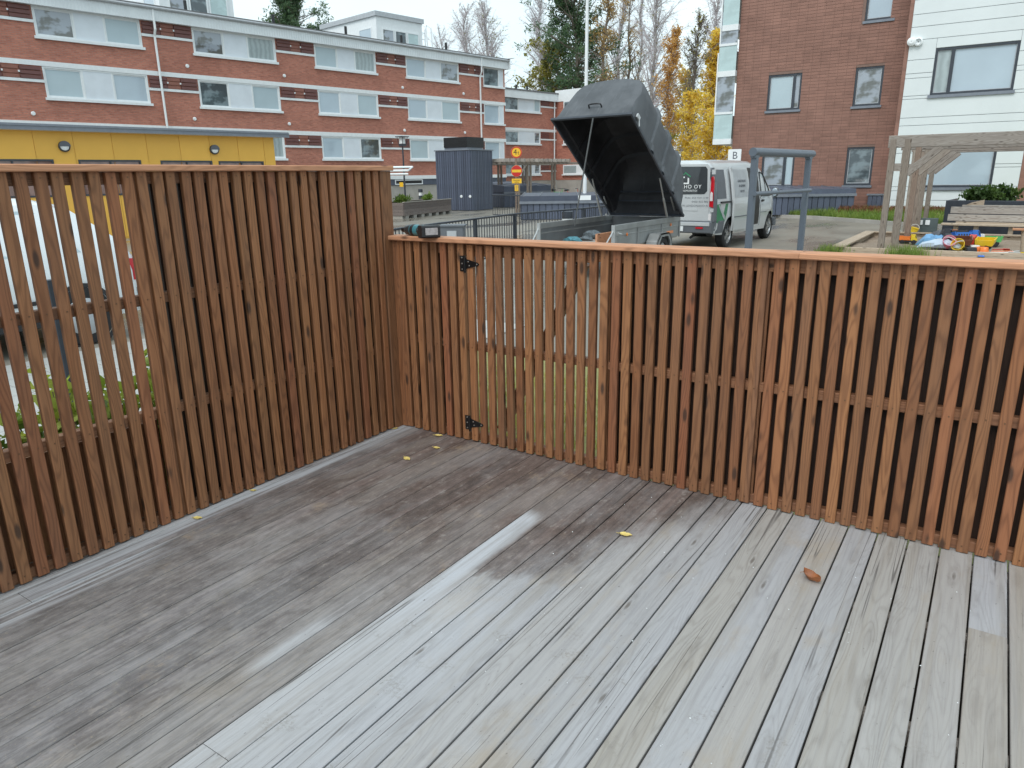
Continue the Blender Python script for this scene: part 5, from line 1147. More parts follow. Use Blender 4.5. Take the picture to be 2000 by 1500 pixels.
q = MB(); q.tube([(sidex(3.10, z)+.003, 3.10, z) for z in (.40, .62, .9, 1.05, 1.3, 1.5, 1.75)], .006, 4); q.tube([(sidex(3.5, .72)+.003, y, .72) for y in (3.1, 3.4, 3.6)], .008, 4); q.obj('door_gap', GREYP, van)
q = MB(); q.bar(.945, .975, 3.14, 3.30, .98, 1.03, .006, 'y'); q.obj('door_handle', BLACK, van)
wsn = MB(); rows = []
for y in (3.36, 3.6, 3.8, 3.98):
    s_ = vsec(y); xx = s_[8][0]; rows.append([(-xx, y, s_[8][1]+.014), (-xx*.5, y, s_[9][1]+.012), (0, y, s_[10][1]+.012), (xx*.5, y, s_[9][1]+.012), (xx, y, s_[8][1]+.014)])
wsn.grid(rows); wsn.obj('windscreen', P_DARK, van)
q = MB(); q.bar(-.86, .86, 4.60, 4.80, .30, .52, .03, 'x'); q.obj('front_bumper', GREYP, van)
for sx in (-1, 1): q = MB(); q.box(min(sx*.45, sx*.74), max(sx*.45, sx*.74), 4.55, 4.74, .74, .95); q.obj('headlight', WLENS, van)
q = MB(); q.box(-.26, .26, -.102, -.0905, .44, .55); q.obj('number_plate', SIGNW, van)
q = MB(); q.tube([(0, .2, .38), (0, -.22, .38), (0, -.24, .46)], .025, 8); q.tube([(.35, .3, .32), (.42, -.03, .30)], .03, 8); q.obj('tow_bar', BLACK, van)

# ------------------------------------------------------------------ near pergola, sandbox and toys
pgn = thing('timber_pergola', 'weathered timber pergola with doubled posts over the sandbox', 'pergola', (1.30, 13.45, GZ))
BZ = 2.22
for j, y_ in enumerate((0, 2.25, 4.45, 6.7)):
    for x_ in (-.13, .13):
        MB().bar(x_-.058, x_+.058, y_-.06, y_+.06, 0, BZ+.06-.03*(j % 2), .006).obj('post', GREYZ, pgn, (x_, y_, 0))
    MB().bar(-.22, 6.2, y_-.055, y_+.055, BZ-.10, BZ+.13, .008, 'x').obj('beam', PERGX, pgn, (0, y_, BZ))
    q = MB(); q.bar(0, .74, -.045, .045, -.07, .07, .006, 'x'); o = q.obj('brace', PERGX, pgn); o.location = (.17, y_-.001, BZ-.60); o.rotation_euler = (0, R_(-43), 0)
    MB().box(-.08, .08, y_-.02, y_+.02, BZ-.55, BZ-.40).obj('spacer_block', PERGX, pgn)
    for x_ in (5.6,): MB().bar(x_-.05, x_+.05, y_-.06, y_+.06, 0, BZ-.11, .006).obj('post', GREYZ, pgn, (x_, y_, 0))
sx0, sy0, sx1, sy1 = .42, 13.3, 5.4, 17.6
sb_ = thing('sandbox', 'timber framed sandbox full of sand and toys under the pergola', 'sandbox', (sx0, sy0, GZ))
A_ = (sx1-sx0, sy1-sy0)
for j in range(2):
    z = j*.075
    MB().bar(-.06, A_[0], -.0, .075, z, z+.073, .005, 'x').obj('frame_board', PALEX, sb_, (0, 0, z)); MB().bar(-.06, A_[0], A_[1]-.075, A_[1], z, z+.073, .005, 'x').obj('frame_board', PALEX, sb_, (0, A_[1], z))
    MB().bar(-.075, -.001, .076, A_[1]-.076, z, z+.073, .005, 'y').obj('frame_board', PALEX, sb_, (0, 1, z))
MB().bar(-.14, .10, -.06, A_[1]+.05, .149, .185, .006, 'y').obj('seat_board', PALEX, sb_, (0, 1, .15)); MB().bar(.101, A_[0], A_[1]-.14, A_[1]+.05, .149, .185, .006, 'x').obj('seat_board', PALEX, sb_, (1, A_[1], .15))
rows = []
def sandz(x, y): return .05+.075*mnoise.noise((x*.9+3, y*.9, 1.3))+.03*mnoise.noise((x*3.1, y*3.1, 4))
for i in range(26): rows.append([(.0+A_[0]*i/25, .076+(A_[1]-.152)*j/22, sandz(A_[0]*i/25, A_[1]*j/22)) for j in range(23)])
q = MB(); q.grid(rows[::-1]); tag(q.obj('sand', SAND, sb_, None, 60), kind='stuff')
def sgp(u, v):
    p = onz(u, v, GZ+.06); return Vector((p.x, p.y, GZ+sandz(p.x-sx0, p.y-sy0)))
CO = {k: plastic('toy_'+k, c) for k, c in dict(yellow=(.80, .55, .03), red=(.62, .05, .03), orange=(.80, .20, .03), blue=(.03, .15, .52), sky=(.18, .40, .66), green=(.10, .42, .12), lime=(.36, .58, .08), teal=(.12, .52, .55), black=(.02, .02, .025), grey=(.10, .11, .125), white=(.75, .76, .74), pink=(.70, .22, .30), navy=(.05, .09, .22), brown=(.16, .06, .035)).items()}
def toy(name, label, cat, u, v, rz=0, lift=0): return thing(name, label, cat, sgp(u, v)+Vector((0, 0, lift)), R_(rz), 'sand toys')
def bucket(label, u, v, c, h=.19, r=.11, tilt=(0, 0), lift=0):
    t = toy('sand_bucket', label, 'bucket', u, v, 0, lift); q = MB(); q.lathe([(r*.72, 0), (r, h), (r*1.06, h), (r*1.06, h-.015), (r*.97, h-.01), (r*.70, .01)], 18, 0, None, False); q.lathe([(r*.71, .004), (.004, .004)], 18); q.obj('body', CO[c], t, None, 40)
    q = MB(); q.tube([(math.cos(a)*r, 0, h-.01+math.sin(a)*r*.9) for a in [math.pi*k/8 for k in range(9)]], .006, 5); q.obj('handle', CO['white'], t); t.rotation_euler = (R_(tilt[0]), R_(tilt[1]), 0); return t
def truck(label, u, v, rz, cab, bed, s=1.0, tilt=0, lift=0):
    t = toy('toy_truck', label, 'toy truck', u, v, rz, lift); t.rotation_euler = (R_(tilt), 0, R_(rz))
    q = MB(); q.bar(-.20*s, .20*s, -.08*s, .08*s, .05*s, .09*s, .008); q.obj('chassis', CO['black'], t)
    q = MB(); q.prism([(.06*s, .092*s), (.20*s, .092*s), (.20*s, .15*s), (.16*s, .24*s), (.06*s, .24*s)], -.08*s, .08*s, 'y'); q.prism([(.165*s, .15*s), (.19*s, .15*s), (.163*s, .22*s), (.15*s, .22*s)], -.083*s, .083*s, 'y', 1); q.obj('cab', [CO[cab], CO['black']], t)
    q = MB(); q.prism([(-.22*s, .10*s), (.04*s, .10*s), (.05*s, .21*s), (.035*s, .21*s), (.025*s, .115*s), (-.20*s, .115*s), (-.235*s, .21*s), (-.25*s, .21*s)], -.09*s, .09*s, 'y'); [q.box(-.22*s, .04*s, y_*s-.006, y_*s+.006, .10*s, .20*s) for y_ in (-.088, .088)]
    for k in range(5): q.box((-.19+.045*k)*s, (-.165+.045*k)*s, -.0945*s-.0, -.0942*s, .13*s, .17*s, 1)
    q.obj('bed', [CO[bed], CO['black']], t)
    for x_ in (-.13, .13):
        for y_ in (-1, 1): q = MB(); q.lathe([(.02*s, -.02*s), (.055*s, -.018*s), (.055*s, .018*s), (.02*s, .02*s)], 14, 0, Matrix.Translation((x_*s, y_*.085*s, .055*s)) @ Matrix.Rotation(R_(90), 4, 'X')); q.obj('wheel', CO['black'], t)
    return t
def shovel(label, u, v, rz, c, L=.32, lift=.02):
    t = toy('sand_shovel', label, 'shovel', u, v, rz, lift); q = MB(); q.tube([(0, 0, .02), (L*.62, 0, .03)], .012, 6); q.tube([(-.01, -.035, .02), (-.01, .035, .02)], .010, 6); q.obj('handle', CO[c], t)
    rows = [[(L*(.60+.40*i/5), w*math.sin(math.pi*(.25+.5*min(1, i/3)) if i < 5 else 2.6), .012+.03*(abs(w)/.05)**2) for w in (-.05, -.025, 0, .025, .05)] for i in range(6)]
    q = MB(); q.grid(rows); q.grid([[(x, y, z-.006) for x, y, z in r][::-1] for r in rows]); q.obj('blade', CO[c], t, None, 40); return t
def mould(label, u, v, c, r=.09, h=.05, lobes=5, lift=0):
    t = toy('sand_mould', label, 'sand mould', u, v, 20, lift); n = 30
    def ring(k, z): return [((r*k*(1+.22*math.cos(lobes*2*math.pi*i/n)))*math.cos(2*math.pi*i/n), (r*k*(1+.22*math.cos(lobes*2*math.pi*i/n)))*math.sin(2*math.pi*i/n), z) for i in range(n)]
    q = MB(); q.grid([ring(1, 0), ring(1.06, .006), ring(.95, .012), ring(.85, h*.9), ring(.7, h), ring(.02, h*1.04)], closed=True); q.obj('shell', CO[c], t, None, 40); return t
truck('yellow toy truck with orange bed lying alone by the back edge of the sand', 1772, 476, 10, 'yellow', 'orange', .9)
bucket('yellow sand bucket on the back corner of the sandbox by the timber posts', 1781, 463, 'yellow', .16, .10, (0, 15), .05)
crumple('toy_bag', 'light blue net toy bag at the left of the toy heap', 'bag', sgp(1826, 478), .42, .28, .26, CO['sky'], 4)
crumple('toy_bag', 'pale blue patterned cloth spilling out in front of the toy heap', 'cloth', sgp(1836, 489), .46, .20, .20, BF, 9)
crumple('toy_bag', 'black bag slumped on top of the toy heap', 'bag', sgp(1842, 475)+Vector((0, 0, .04)), .45, .26, .32, CO['grey'], 6)
truck('black toy tractor on the top of the toy heap', 1858, 478, 205, 'black', 'black', 1.15, 15, .12)
truck('red-brown toy dumper half buried under the black tractor', 1862, 489, 190, 'black', 'brown', 1.2, -20, .02)
truck('orange toy digger at the back of the heap', 1874, 475, 160, 'orange', 'orange', 1.15, 8, .08)
bucket('pink sand bucket tipped over in front of the black tractor', 1848, 490, 'pink', .19, .12, (50, 20), .10)
truck('big blue toy trailer tilted over the green tray', 1887, 480, 25, 'blue', 'blue', 1.2, -10, .09)
mould('lime green sand tray under the blue toy trailer', 1895, 486, 'lime', .20, .09, 4)
bucket('yellow sand bucket on its side in the middle of the toy heap', 1874, 491, 'yellow', .20, .12, (60, -30), .09)
mould('white sand sieve lying before the yellow bucket', 1885, 492, 'white', .14, .04, 3)
truck('large yellow and red toy dump truck at the right of the heap', 1911, 488, 168, 'red', 'yellow', 1.2, -14, .03)
truck('white toy jeep with green windows behind the dump truck', 1926, 478, 190, 'white', 'green', 1.15)
mould('turquoise dome shaped mould lying in front of the heap', 1849, 497, 'teal', .13, .10, 2)
mould('blue ring mould flat in the sand right of the turquoise dome', 1873, 496, 'navy', .10, .03, 6)
mould('small blue star mould near the fence', 1916, 501, 'blue', .07, .03, 5)
for k_, (u_, v_, c_, lab_) in enumerate(((1833, 484, 'navy', 'small navy sand mould on the pale blue cloth'), (1853, 482, 'pink', 'pink mould wedged beside the black tractor'), (1868, 484, 'black', 'black mould between the tractor and the yellow bucket'), (1880, 486, 'green', 'green mould under the blue trailer'), (1900, 490, 'white', 'white mould in front of the lime tray'), (1898, 478, 'red', 'red mould behind the dump truck'), (1845, 480, 'sky', 'sky blue mould on the black bag'), (1917, 492, 'orange', 'orange mould before the dump truck'), (1893, 493, 'black', 'flat black mould nearest the fence'))):
    mould(lab_, u_, v_, c_, .10+.012*(k_ % 3), .10, 3+k_ % 4, lift=.10 if k_ in (0, 1, 2, 6) else .02)
shovel('cream coloured rake lying in the sand by the fence', 1932, 498, 5, 'white', .5)
shovel('orange shovel with green handle right of the dump truck', 1938, 491, -10, 'orange', .36)
shovel('red shovel lying beyond the orange shovel', 1940, 485, 10, 'red', .3)
shovel('yellow shovel lying farther right in the sand', 1965, 495, -25, 'yellow', .34)
shovel('white leaf shaped scoop at the right end of the sandbox', 1980, 488, 25, 'white', .36); shovel('green scoop beside the white scoop', 1982, 493, 25, 'green', .36)
rb = random.Random(8)
g0 = onz(1772, 503, GZ); blades('sandbox_grass', [(g0.x+rb.gauss(0, .20), g0.y+rb.gauss(0, .22), GZ+.02) for _ in range(500)], .24, L_GRASS, .006)
g0 = onz(1620, 497, GZ); blades('yard_grass', [(g0.x+rb.gauss(0, .15), g0.y+rb.gauss(0, .18), GZ) for _ in range(350)], .22, L_GRASS, .007)
q = sgp(1999, 492)
t = thing('log_stump', 'pale weathered log with orange top at the right end of the sandbox', 'log', q); MB().tube([(.05, 0, -.05), (.02, 0, .25), (-.0, .02, .46)], [.11, .10, .10], 10).obj('trunk', PALEX, t, None, 50); MB().bar(-.25, .45, -.10, .12, .462, .50, .006, 'x').obj('top_board', CAPX, t)
# --- bench, raised bed, junction box
be = onz(1842, 468, GZ); be = Vector((1.98, 18.35, GZ))
t = thing('bench', 'grey plank bench with concrete feet behind the toys', 'bench', be, R_(-7))
for z, x0 in ((.42, .06), (.60, .0), (.70, .0)): pass
MB().bar(.02, 3.4, .30, .36, .42, .585, .006, 'x').obj('backrest_plank', GREYX, t, (.02, 0, .42)); MB().bar(.06, 3.4, .32, .38, .605, .77, .006, 'x').obj('backrest_plank', GREYX, t, (.06, 0, .6)); MB().bar(.30, 3.4, .34, .40, .775, .82, .005, 'x').obj('backrest_plank', GREYX, t, (.3, 0, .77))
MB().bar(-.04, 3.4, -.10, .14, .33, .38, .006, 'x').obj('seat_plank', PALEX, t, (0, 0, .33)); MB().bar(.24, 3.4, .145, .29, .37, .41, .006, 'x').obj('seat_plank', PALEX, t, (.2, .1, .33))
for x_ in (.28, .72, 1.45, 1.95, 2.8): MB().bar(x_-.05, x_+.05, .0, .10, .12, .329, .005).obj('leg', PALEX, t, (x_, 0, 0))
for x_ in (.55, 1.7, 2.9): MB().bar(x_-.28, x_+.28, -.05, .20, 0, .12, .03, 'y').obj('foot', CONC, t)
rbx = Vector((1.9, 19.5, GZ))
t = thing('raised_bed', 'dark grey raised planting bed behind the bench', 'planter', rbx, R_(-5)); MB().bar(0, 5, 0, .06, 0, .90, .01, 'x').obj('front_board', ANTHD, t); MB().bar(0, .06, .061, 1.6, 0, .90, .01, 'y').obj('side_board', ANTHD, t); MB().box(.061, 5, .061, 1.6, .0, .82).obj('soil', SOIL, t)
bush('evergreen_shrub', 'low dark green shrub growing in the raised bed before the white wall', 'shrub', rbx+Vector((.95, .6, .80)), .75, .45, .50, L_SHRUB, 2600, .10, stems=22)
for k in range(4):
    tag(MB().bar(0, .24, 0, .5, 0, .07, .006).put('paving_block', CONC, rbx+Vector((2.15+.26*k, .0-.03*k, .905))), ('grey block next to the shrub on the raised bed edge', 'second grey block from the shrub on the raised bed edge', 'third grey block from the shrub on the raised bed edge', 'grey block farthest from the shrub on the raised bed edge')[k], 'block', 'row of grey blocks on the raised bed')
t = thing('bench_board', 'broken grey board end leaning on the bench back', 'board', be+Vector((.42, .28, .82))); MB().prism([(0, 0), (.38, 0), (.38, .13), (.12, .06)], 0, .05, 'y').obj('wood', PALEX, t)
jx = Vector((1.62, 18.1, GZ))
t = thing('junction_box', 'dark green-grey electric box with white sockets beside the bench', 'electric box', jx); MB().bar(-.18, .24, 0, .2, 0, .50, .01).obj('box', paint('green_grey_box', (.085, .11, .112), .5), t)
for x_, z in ((-.14, .40), (.02, .40)): MB().bar(x_-.05, x_+.05, -.03, -.001, z-.06, z+.06, .008, 'y').obj('socket', SIGNW, t)
for x_, z in ((-.42, .12), (-.26, .12)): MB().bar(x_-.05, x_+.05, -.03, .02, z-.07, z+.07, .008, 'y').obj('socket', SIGNW, t)

# ------------------------------------------------------------------ seen through the tall fence: parked white car, hedge, dark post
car = thing('parked_car', 'white hatchback parked beyond the tall fence, seen through its gaps', 'car', (-5.75, 1.15, GZ), R_(180))
def csec(y):      # y from the tail (0) forward
    def ip(tab):
        for (a, b_), (c, d) in zip(tab, tab[1:]):
            if a <= y <= c: return b_+(d-b_)*(y-a)/(c-a)
        return tab[-1][1]
    top = ip([(0, .80), (.05, 1.0), (.55, 1.44), (.9, 1.52), (1.9, 1.53), (2.4, 1.42), (3.1, .98), (3.9, .88), (4.2, .70)])
    w = ip([(0, .76), (.2, .85), (1, .89), (3.4, .88), (4, .80), (4.2, .66)]); bt = .26; belt = min(.93, top-.06); up = max(0, top-belt); ins = .22*min(1, up/.5)
    return [(w*.94, bt), (w, bt+.16), (w, belt*.8), (w-.02, belt), (w-.03-ins*.5, belt+up*.55), (w-.05-ins, belt+up*.92), (w*.5, top+.01), (0, top+.02)]
rows = []
for y in (0, .03, .12, .3, .55, .9, 1.4, 1.9, 2.4, 2.8, 3.1, 3.5, 3.9, 4.1, 4.2):
    s_ = csec(y); rows.append([(x, y, z) for x, z in s_]+[(-x, y, z) for x, z in s_[:-1][::-1]])
q = MB(); q.grid(rows); nn = len(rows[0]); q.add(rows[0], [tuple(range(nn))[::-1]]); q.add(rows[-1], [tuple(range(nn))]); q.obj('body', WCAR, car, None, 35)
for sx in (-1, 1):
    def cx(y, z):
        s_ = csec(y)
        for (x0, z0), (x1, z1) in zip(s_, s_[1:]):
            if z0 <= z <= z1 and z1 > z0: return x0+(x1-x0)*(z-z0)/(z1-z0)
        return s_[0][0]
    for poly in ([(.62, .98), (1.45, .98), (1.45, 1.40), (.95, 1.42)], [(1.53, .98), (2.75, .98), (2.40, 1.30), (1.53, 1.40)]):
        q = MB(); q.add([(sx*(cx(y, z)+.004), y, z) for y, z in poly], [(0, 1, 2, 3)]); q.obj('side_window', P_BLIND, car)
    for yw in (.72, 3.3):
        M = Matrix.Translation((sx*.80, yw, .31)) @ Matrix.Rotation(R_(90)*sx, 4, 'Y'); q = MB(); q.lathe([(.0, .093), (.19, .095), (.22, .10), (.30, .095), (.31, .07), (.31, -.1), (.2, -.1)], 28, 0, M, False); w = q.obj('wheel', TYRE, car, None, 35)
        q = MB(); q.lathe([(.20, .098), (.17, .112), (.05, .115), (.02, .12)], 18, 0, M); q.obj('rim', LGREY, w, None, 35)
        q = MB(); q.lathe([(.355, .09), (.355, .094), (.31, .094)], 28, 0, M, False); q.obj('wheel_arch', BLACK, car)
    q = MB(); q.box(min(sx*.70, sx*.80), max(sx*.70, sx*.80), -.02, .12, .62, .86); q.obj('tail_light', REDL, car)
    q = MB(); q.bar(sx*.905-.012, sx*.905+.012, 1.05, 2.9, .50, .54, .006, 'y'); q.obj('door_trim', BLACK, car)
    q = MB(); q.bar(sx*.888-.012, sx*.888+.012, 1.0, 2.9, .262, .34, .006, 'y'); q.obj('sill_trim', BLACK, car)
q = MB(); q.bar(-.80, .80, -.06, .06, .30, .56, .03, 'x'); q.obj('rear_bumper', BLACK, car)
q = MB(); q.bar(-.25, .25, -.07, -.061, .40, .50, .004, 'x'); q.obj('number_plate', SIGNW, car)
hp_ = dep(112, 620, 5.2)
t = thing('garden_post', 'dark grey square post behind the tall fence', 'post', (hp_.x, hp_.y, GZ)); MB().bar(-.035, .035, -.035, .035, 0, 1.02, .004).obj('post', ANTHD, t); MB().box(-.06, .06, -.06, .06, 0, .02).obj('foot_plate', ZINC, t)
for k, (y_, hh) in enumerate(((-1.75, .84), (-1.25, .92), (-.72, .66), (-2.35, .86))):
    bush('hedge_shrub', ['yellow-green leafy shrub behind the left end of the tall fence', 'taller light green leafy shrub behind the tall fence', 'small sparse green shrub nearest the corner behind the tall fence', 'leafy shrub at the far left edge behind the tall fence'][k], 'shrub', (-.62, y_, GZ), .34, .36, hh, L_HEDGE, 1300, .085, group='shrubs along the tall fence', stems=14)

# ------------------------------------------------------------------ impact driver lying on the low fence
DZ = HL+.0285
t = thing('cordless_driver', 'teal and black cordless driver with battery lying on the low fence cap', 'power tool', (.205, .030, DZ), R_(-4))
q = MB(); Mx = Matrix.Translation((0, 0, .034)) @ Matrix.Rotation(R_(90), 4, 'Y')
q.lathe([(.008, -.142), (.015, -.138), (.0175, -.112), (.022, -.108)], 16, 0, Mx); q.obj('chuck', BLACKM, t, None, 40)
q = MB(); q.lathe([(.022, -.108), (.029, -.098), (.0325, -.075), (.0335, -.06), (.033, -.055)], 20, 0, Mx); q.obj('nose', paint('dark_tool_casting', (.07, .075, .08), .35, .6), t, None, 40)
q = MB(); q.lathe([(.034, -.055), (.034, -.01), (.0335, .03), (.030, .045), (.012, .05)], 20, 0, Mx); q.obj('motor_housing', TEAL, t, None, 40)
q = MB(); q.lathe([(.0345, -.050), (.0352, -.045), (.0352, -.030), (.0345, -.025)], 20, 0, Mx, False); q.lathe([(.0342, .014), (.0348, .020), (.0348, .028), (.0336, .034)], 20, 0, Mx, False); q.obj('rubber_band', BLACK, t)
q = MB(); q.tube([(.012, -.010, .034), (.045, -.028, .036), (.085, -.048, .037), (.120, -.062, .038)], [.024, .022, .021, .026], 10); q.obj('grip', BLACK, t, None, 50)
q = MB(); q.tube([(.028, -.040, .036), (.046, -.047, .036)], .009, 8); q.obj('trigger', paint('tool_trigger', (.03, .05, .055), .5), t)
ba = Matrix.Translation((.150, -.070, .036)) @ Matrix.Rotation(R_(-24), 4, 'Z')
q = MB(); q.bar(-.030, .035, -.058, .058, -.035, .036, .008, 'y', 0, ba); bo_ = q.obj('battery', BLACK, t)
q = MB(); q.bar(.0355, .038, -.036, .040, -.018, .022, .001, 'y', 0, ba); q.obj('battery_label', paint('faded_label', (.36, .33, .33), .5, var=.3, scale=60), bo_)
q = MB(); q.bar(-.052, -.031, -.046, .046, -.030, .032, .008, 'y', 0, ba); q.obj('battery_mount', TEAL, t)

# ------------------------------------------------------------------ fallen leaves and specks on the deck
def leaf(label, u, v, L, rz, mat, curl=.15, group=None):
    p = onz(u, v, .003); rows = []
    for i in range(7):
        a = i/6; w = L*.30*math.sin(math.pi*min(1, a*1.02))**.8*(1.15-.4*a); rows.append([((a-.5)*L, w*k, .002+curl*L*(k*k*.5+(a-.5)**2*1.2)+.002*math.sin(i*2.3+k*4)) for k in (-1, -.5, 0, .5, 1)])
    q = MB(); q.grid(rows); q.tube([(-L*.5, 0, .002+curl*L*.3), (-L*.72, .003, .004)], .0012, 4)
    o = q.put('fallen_leaf', mat, (p.x, p.y, .002), 60); o.rotation_euler = (0, 0, R_(rz)); return tag(o, label, 'leaf', group)
G_ = 'fallen yellow leaves'
leaf('pale yellow leaf lying against the foot of the low fence by the lower hinge', 857, 851, .055, 20, LEAFY, .12, G_)
leaf('pale yellow leaf on the damp boards just below the lower hinge', 853, 875, .05, 5, LEAFY, .1, G_)
leaf('narrow pale leaf on the damp boards farthest from the gate', 795, 896, .065, -20, LEAFY, .06, G_)
leaf('small yellow leaf tucked in the deck corner', 773, 837, .035, 60, LEAFY, .1, G_)
leaf('tiny yellow leaf at the foot of the tall fence halfway along', 495, 958, .035, 30, LEAFY, .1, G_)
leaf('yellow-green leaf on the whitened board beside the tall fence', 386, 1012, .05, 25, LEAFY, .1, G_)
leaf('broad pale yellow leaf in the middle of the deck', 1222, 1045, .062, 10, LEAFY, .14, G_)
bl_ = leaf('curled brown leaf on the grey boards near the right fence', 1585, 1133, .085, -30, LEAFB, .55)
rb = random.Random(12); q = MB()
for _ in range(70):
    x, y = rb.uniform(1.6, 4.3), rb.uniform(-2.2, -.15); r = rb.uniform(.001, .0032); q.lathe([(r*.4, .0), (r, .0012), (r*.5, .0024)], 5, 0, Matrix.Translation((x, y, .0005)))
tag(q.obj('sawdust_specks', SIGNW), kind='stuff')

# ================================================================== TREES
def tree(name, label, base, H, kind, mat, seed, crown=(.25, 1.0), width=.22, nleaf=6000, leaf_s=.28, nl=60, group='trees behind the buildings', twig=TWIG, bark=BARK, gap=.35, pw=.55):
    rr = random.Random(seed); t = thing(name, label, 'tree', base, 0, group)
    tk = MB(); pts = []
    for i in range(9): a = i/8; pts.append(Vector((rr.gauss(0, .012*H)*a, rr.gauss(0, .012*H)*a, H*a)))
    r0 = H*.0125; tk.tube(pts, [r0*(1-.92*(i/8))+.01 for i in range(9)], 7); tk.obj('trunk', bark, t, None, 60)
    lb = MB(); lv = MB(); tips = []
    def trunk(a):
        k = a*8; i = min(7, int(k)); return pts[i].lerp(pts[i+1], k-i)
    c0, c1 = crown
    for k in range(nl):
        a = c0+(c1-c0)*((k+rr.random())/nl)**(.9); s = (a-c0)/(c1-c0)
        if kind == 'pine': L = H*width*(1-s)**pw*rr.uniform(.45, 1.1)*(.55 if s < .12 else 1); ev = .22+.5*s
        elif kind == 'column': L = H*width*(math.sin(math.pi*min(1, s*.86+.10))**.7)*rr.uniform(.6, 1.1); ev = 1.35
        elif kind == 'bush': L = H*width*(1-s*.55)*rr.uniform(.6, 1.15); ev = .7
        else: L = H*width*(math.sin(math.pi*min(1, s*.8+.14))**.8)*rr.uniform(.55, 1.15); ev = .95+.3*s
        az = rr.uniform(0, 6.283); el = ev+rr.gauss(0, .18); d = Vector((math.cos(az)*math.cos(el), math.sin(az)*math.cos(el), math.sin(el)))
        p = trunk(a*.97); br_ = [p]; n_ = 5
        for i in range(n_):
            d = (d+Vector((rr.gauss(0, .16), rr.gauss(0, .16), rr.gauss(0, .10)-(.06 if kind != 'pine' else -.02)))).normalized(); br_.append(br_[-1]+d*L/n_)
        rb0 = r0*(1-.85*a)*.42+.008; lb.tube(br_, [rb0*(1-.8*i/n_)+.004 for i in range(n_+1)], 4, cap=False)
        for i in range(1, n_+1):
            for _ in range(3 if kind != 'bare' else 4):
                q0 = br_[i-1].lerp(br_[i], rr.random()); e = (d*.7+Vector((rr.gauss(0, .7), rr.gauss(0, .7), rr.gauss(.15, .6)))).normalized(); l2 = L*rr.uniform(.15, .42)*(1.1-.1*i); q1 = q0+e*l2*.5; e = (e+Vector((rr.gauss(0, .3), rr.gauss(0, .3), rr.gauss(-.12, .3)))).normalized(); q2 = q1+e*l2*.5
                lb.tube([q0, q1, q2], [.011, .009, .005], 3, cap=False); tips.append((q1, q2))
                if kind == 'bare':
                    for _ in range(4):
                        w0 = q0.lerp(q2, rr.random()); f_ = (e+Vector((rr.gauss(0, .6), rr.gauss(0, .6), rr.gauss(-.1, .5)))).normalized(); w1 = w0+f_*l2*rr.uniform(.25, .6); lb.tube([w0, w1], [.008, .005], 3, cap=False); tips.append((w0, w1))
    if kind in ('pine',): tips = [x for x in tips if mnoise.noise(x[1]*.33+Vector((seed, 0, 0))) > -gap]
    elif nleaf: tips = [x for x in tips if mnoise.noise(x[1]*.42+Vector((seed, 0, 0))) > -gap] or tips
    for _ in range(nleaf):
        a, b_ = rr.choice(tips); p = a.lerp(b_, rr.random()**.7)+Vector((rr.gauss(0, 1), rr.gauss(0, 1), rr.gauss(0, 1)))*leaf_s*.55
        nv = Vector((rr.gauss(0, 1), rr.gauss(0, 1), rr.gauss(.3, 1))).normalized(); e = nv.orthogonal().normalized(); e = Matrix.Rotation(rr.uniform(0, 6.28), 3, nv) @ e; f_ = nv.cross(e); s = leaf_s*rr.uniform(.5, 1.2)
        if kind == 'pine': lv.add([p-e*s*.6, p+f_*s*.16, p+e*s*.6, p-f_*s*.16], [(0, 1, 2, 3)])
        else: lv.add([p-e*s*.5, p+f_*s*.32, p+e*s*.5, p-f_*s*.32], [(0, 1, 2, 3)])
    lb.obj('limbs', twig, t)
    if nleaf: tag(lv.obj('crown', mat, t), kind='stuff')
    return t
def tb(u, d):
    p = dep(u, 350, d); p.z = GZ; return p
def th(v, d): return CAM.z+(346-v)*d/FPX-GZ
tree('pine_tree', 'pine treetop rising over the long roof left of the white penthouse', tb(605, 74), th(-6, 74), 'pine', L_PINE, 1, (.58, 1), .25, 20000, .34, 110, gap=.35, pw=.40, bark=BARKD, twig=BARKD)
tree('birch_tree', 'bare birch over the roof end, left of the pair', tb(922, 84), th(42, 84), 'bare', L_OLIV, 2, (.35, 1), .20, 0, .2, 60)
tree('birch_tree', 'bare birch over the roof end, right of the pair and bushier', tb(957, 82), th(38, 82), 'bare', L_OLIV, 3, (.35, 1), .22, 250, .2, 70)
tree('birch_tree', 'small faint bare birch over the roof right of the penthouse', tb(868, 92), th(80, 92), 'bare', L_OLIV, 4, (.4, 1), .20, 0, .2, 40)
tree('birch_tree', 'tall pale bare birch left of the big pine', tb(1058, 82), th(30, 82), 'bare', L_OLIV, 5, (.3, 1), .20, 0, .2, 70)
tree('mixed_tree', 'olive and yellow bushy tree beneath the big pine', tb(1070, 76), th(108, 76), 'bush', L_OLIV, 6, (.15, 1), .34, 9000, .34, 60, gap=.3)
tree('pine_tree', 'big dark pine just left of the flagpole', tb(1122, 74), th(-60, 74), 'pine', L_PINE, 7, (.28, 1), .33, 24000, .36, 110, gap=.12, bark=BARKD, twig=BARKD)
tree('larch_tree', 'tall russet larch right of the flagpole', tb(1176, 72), th(-50, 72), 'pine', L_RUST, 8, (.22, 1), .17, 5200, .26, 70, gap=.12, bark=BARKD, twig=BARKD)
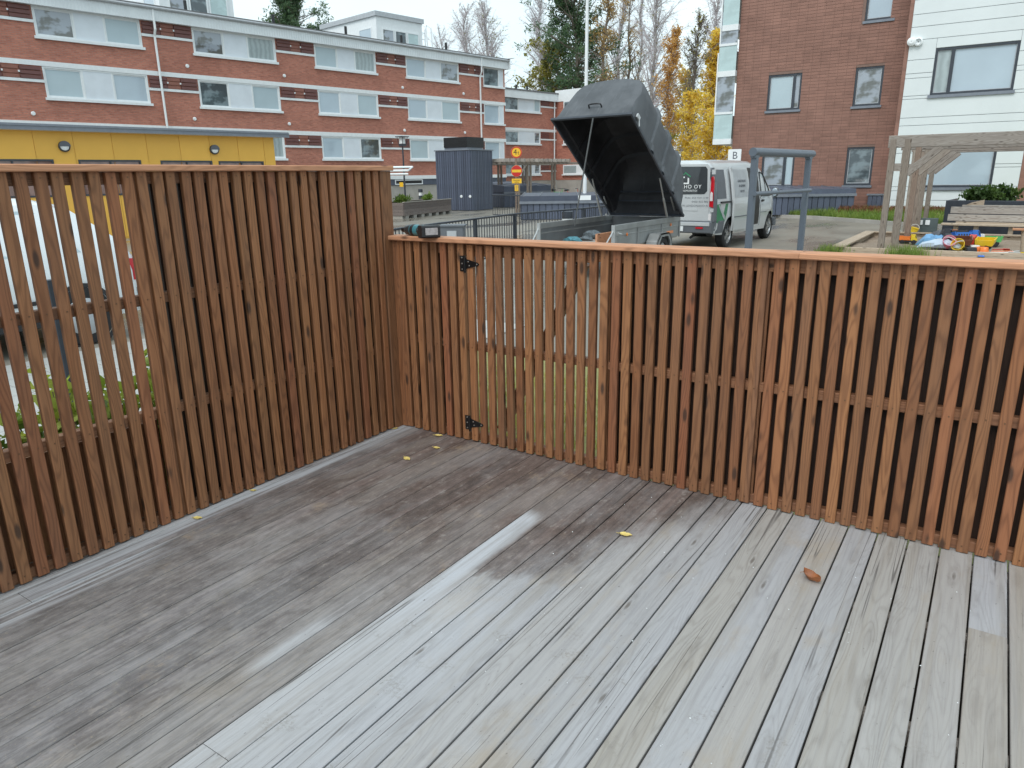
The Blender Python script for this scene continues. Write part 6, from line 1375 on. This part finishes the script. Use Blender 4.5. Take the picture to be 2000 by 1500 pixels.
tree('larch_tree', 'thinner russet tree with ragged branches behind the trailer lid', tb(1222, 76), th(10, 76), 'pine', L_RUST, 9, (.2, 1), .20, 1900, .24, 46, gap=.05, bark=BARKD, twig=BARKD)
tree('birch_tree', 'tall bare birch right behind the trailer lid', tb(1268, 70), th(-30, 70), 'bare', L_OLIV, 10, (.22, 1), .20, 500, .18, 84)
tree('birch_tree', 'slender bare birch between the russet tree and the tall birch', tb(1240, 78), th(20, 78), 'bare', L_OLIV, 11, (.2, 1), .16, 0, .2, 56)
tree('aspen_tree', 'narrow orange columnar tree above the end of the trailer lid', tb(1301, 66), th(88, 66), 'column', L_ORAN, 12, (.10, 1), .20, 8000, .20, 80, gap=.5)
tree('birch_tree', 'dark bare tree between the orange and the yellow column', tb(1347, 56), th(64, 56), 'bare', L_OLIV, 13, (.18, 1), .20, 600, .18, 60, twig=BARKD, bark=BARKD)
tree('aspen_tree', 'tall golden columnar tree beside the glass balconies', tb(1386, 60), th(92, 60), 'column', L_GOLD, 14, (.06, 1), .20, 17000, .22, 96, gap=.6)
tree('birch_tree', 'bare twiggy treetop rising out of the golden tree', tb(1380, 64), th(22, 64), 'bare', L_OLIV, 15, (.4, 1), .17, 0, .2, 60)
tree('mixed_tree', 'low golden bush beside the brown tiled house', tb(1395, 46), th(235, 46), 'bush', L_GOLD, 16, (.05, 1), .48, 7000, .20, 46, gap=.6)
tree('mixed_tree', 'yellow leafy bush behind the silver van roof', tb(1350, 50), th(200, 50), 'bush', L_GOLD, 17, (.05, 1), .34, 5000, .20, 46, gap=.5)
tree('mixed_tree', 'low olive bush behind the trailer lid', tb(1270, 58), th(250, 58), 'bush', L_OLIV, 18, (.05, 1), .5, 5000, .24, 40, gap=.5)
tree('mixed_tree', 'mixed golden tree behind the orange column', tb(1330, 72), th(160, 72), 'bush', L_GOLD, 19, (.05, 1), .26, 6000, .24, 50, gap=.3)
tree('birch_tree', 'bare birch right of the russet larch', tb(1205, 84), th(-20, 84), 'bare', L_OLIV, 20, (.25, 1), .2, 300, .2, 60)
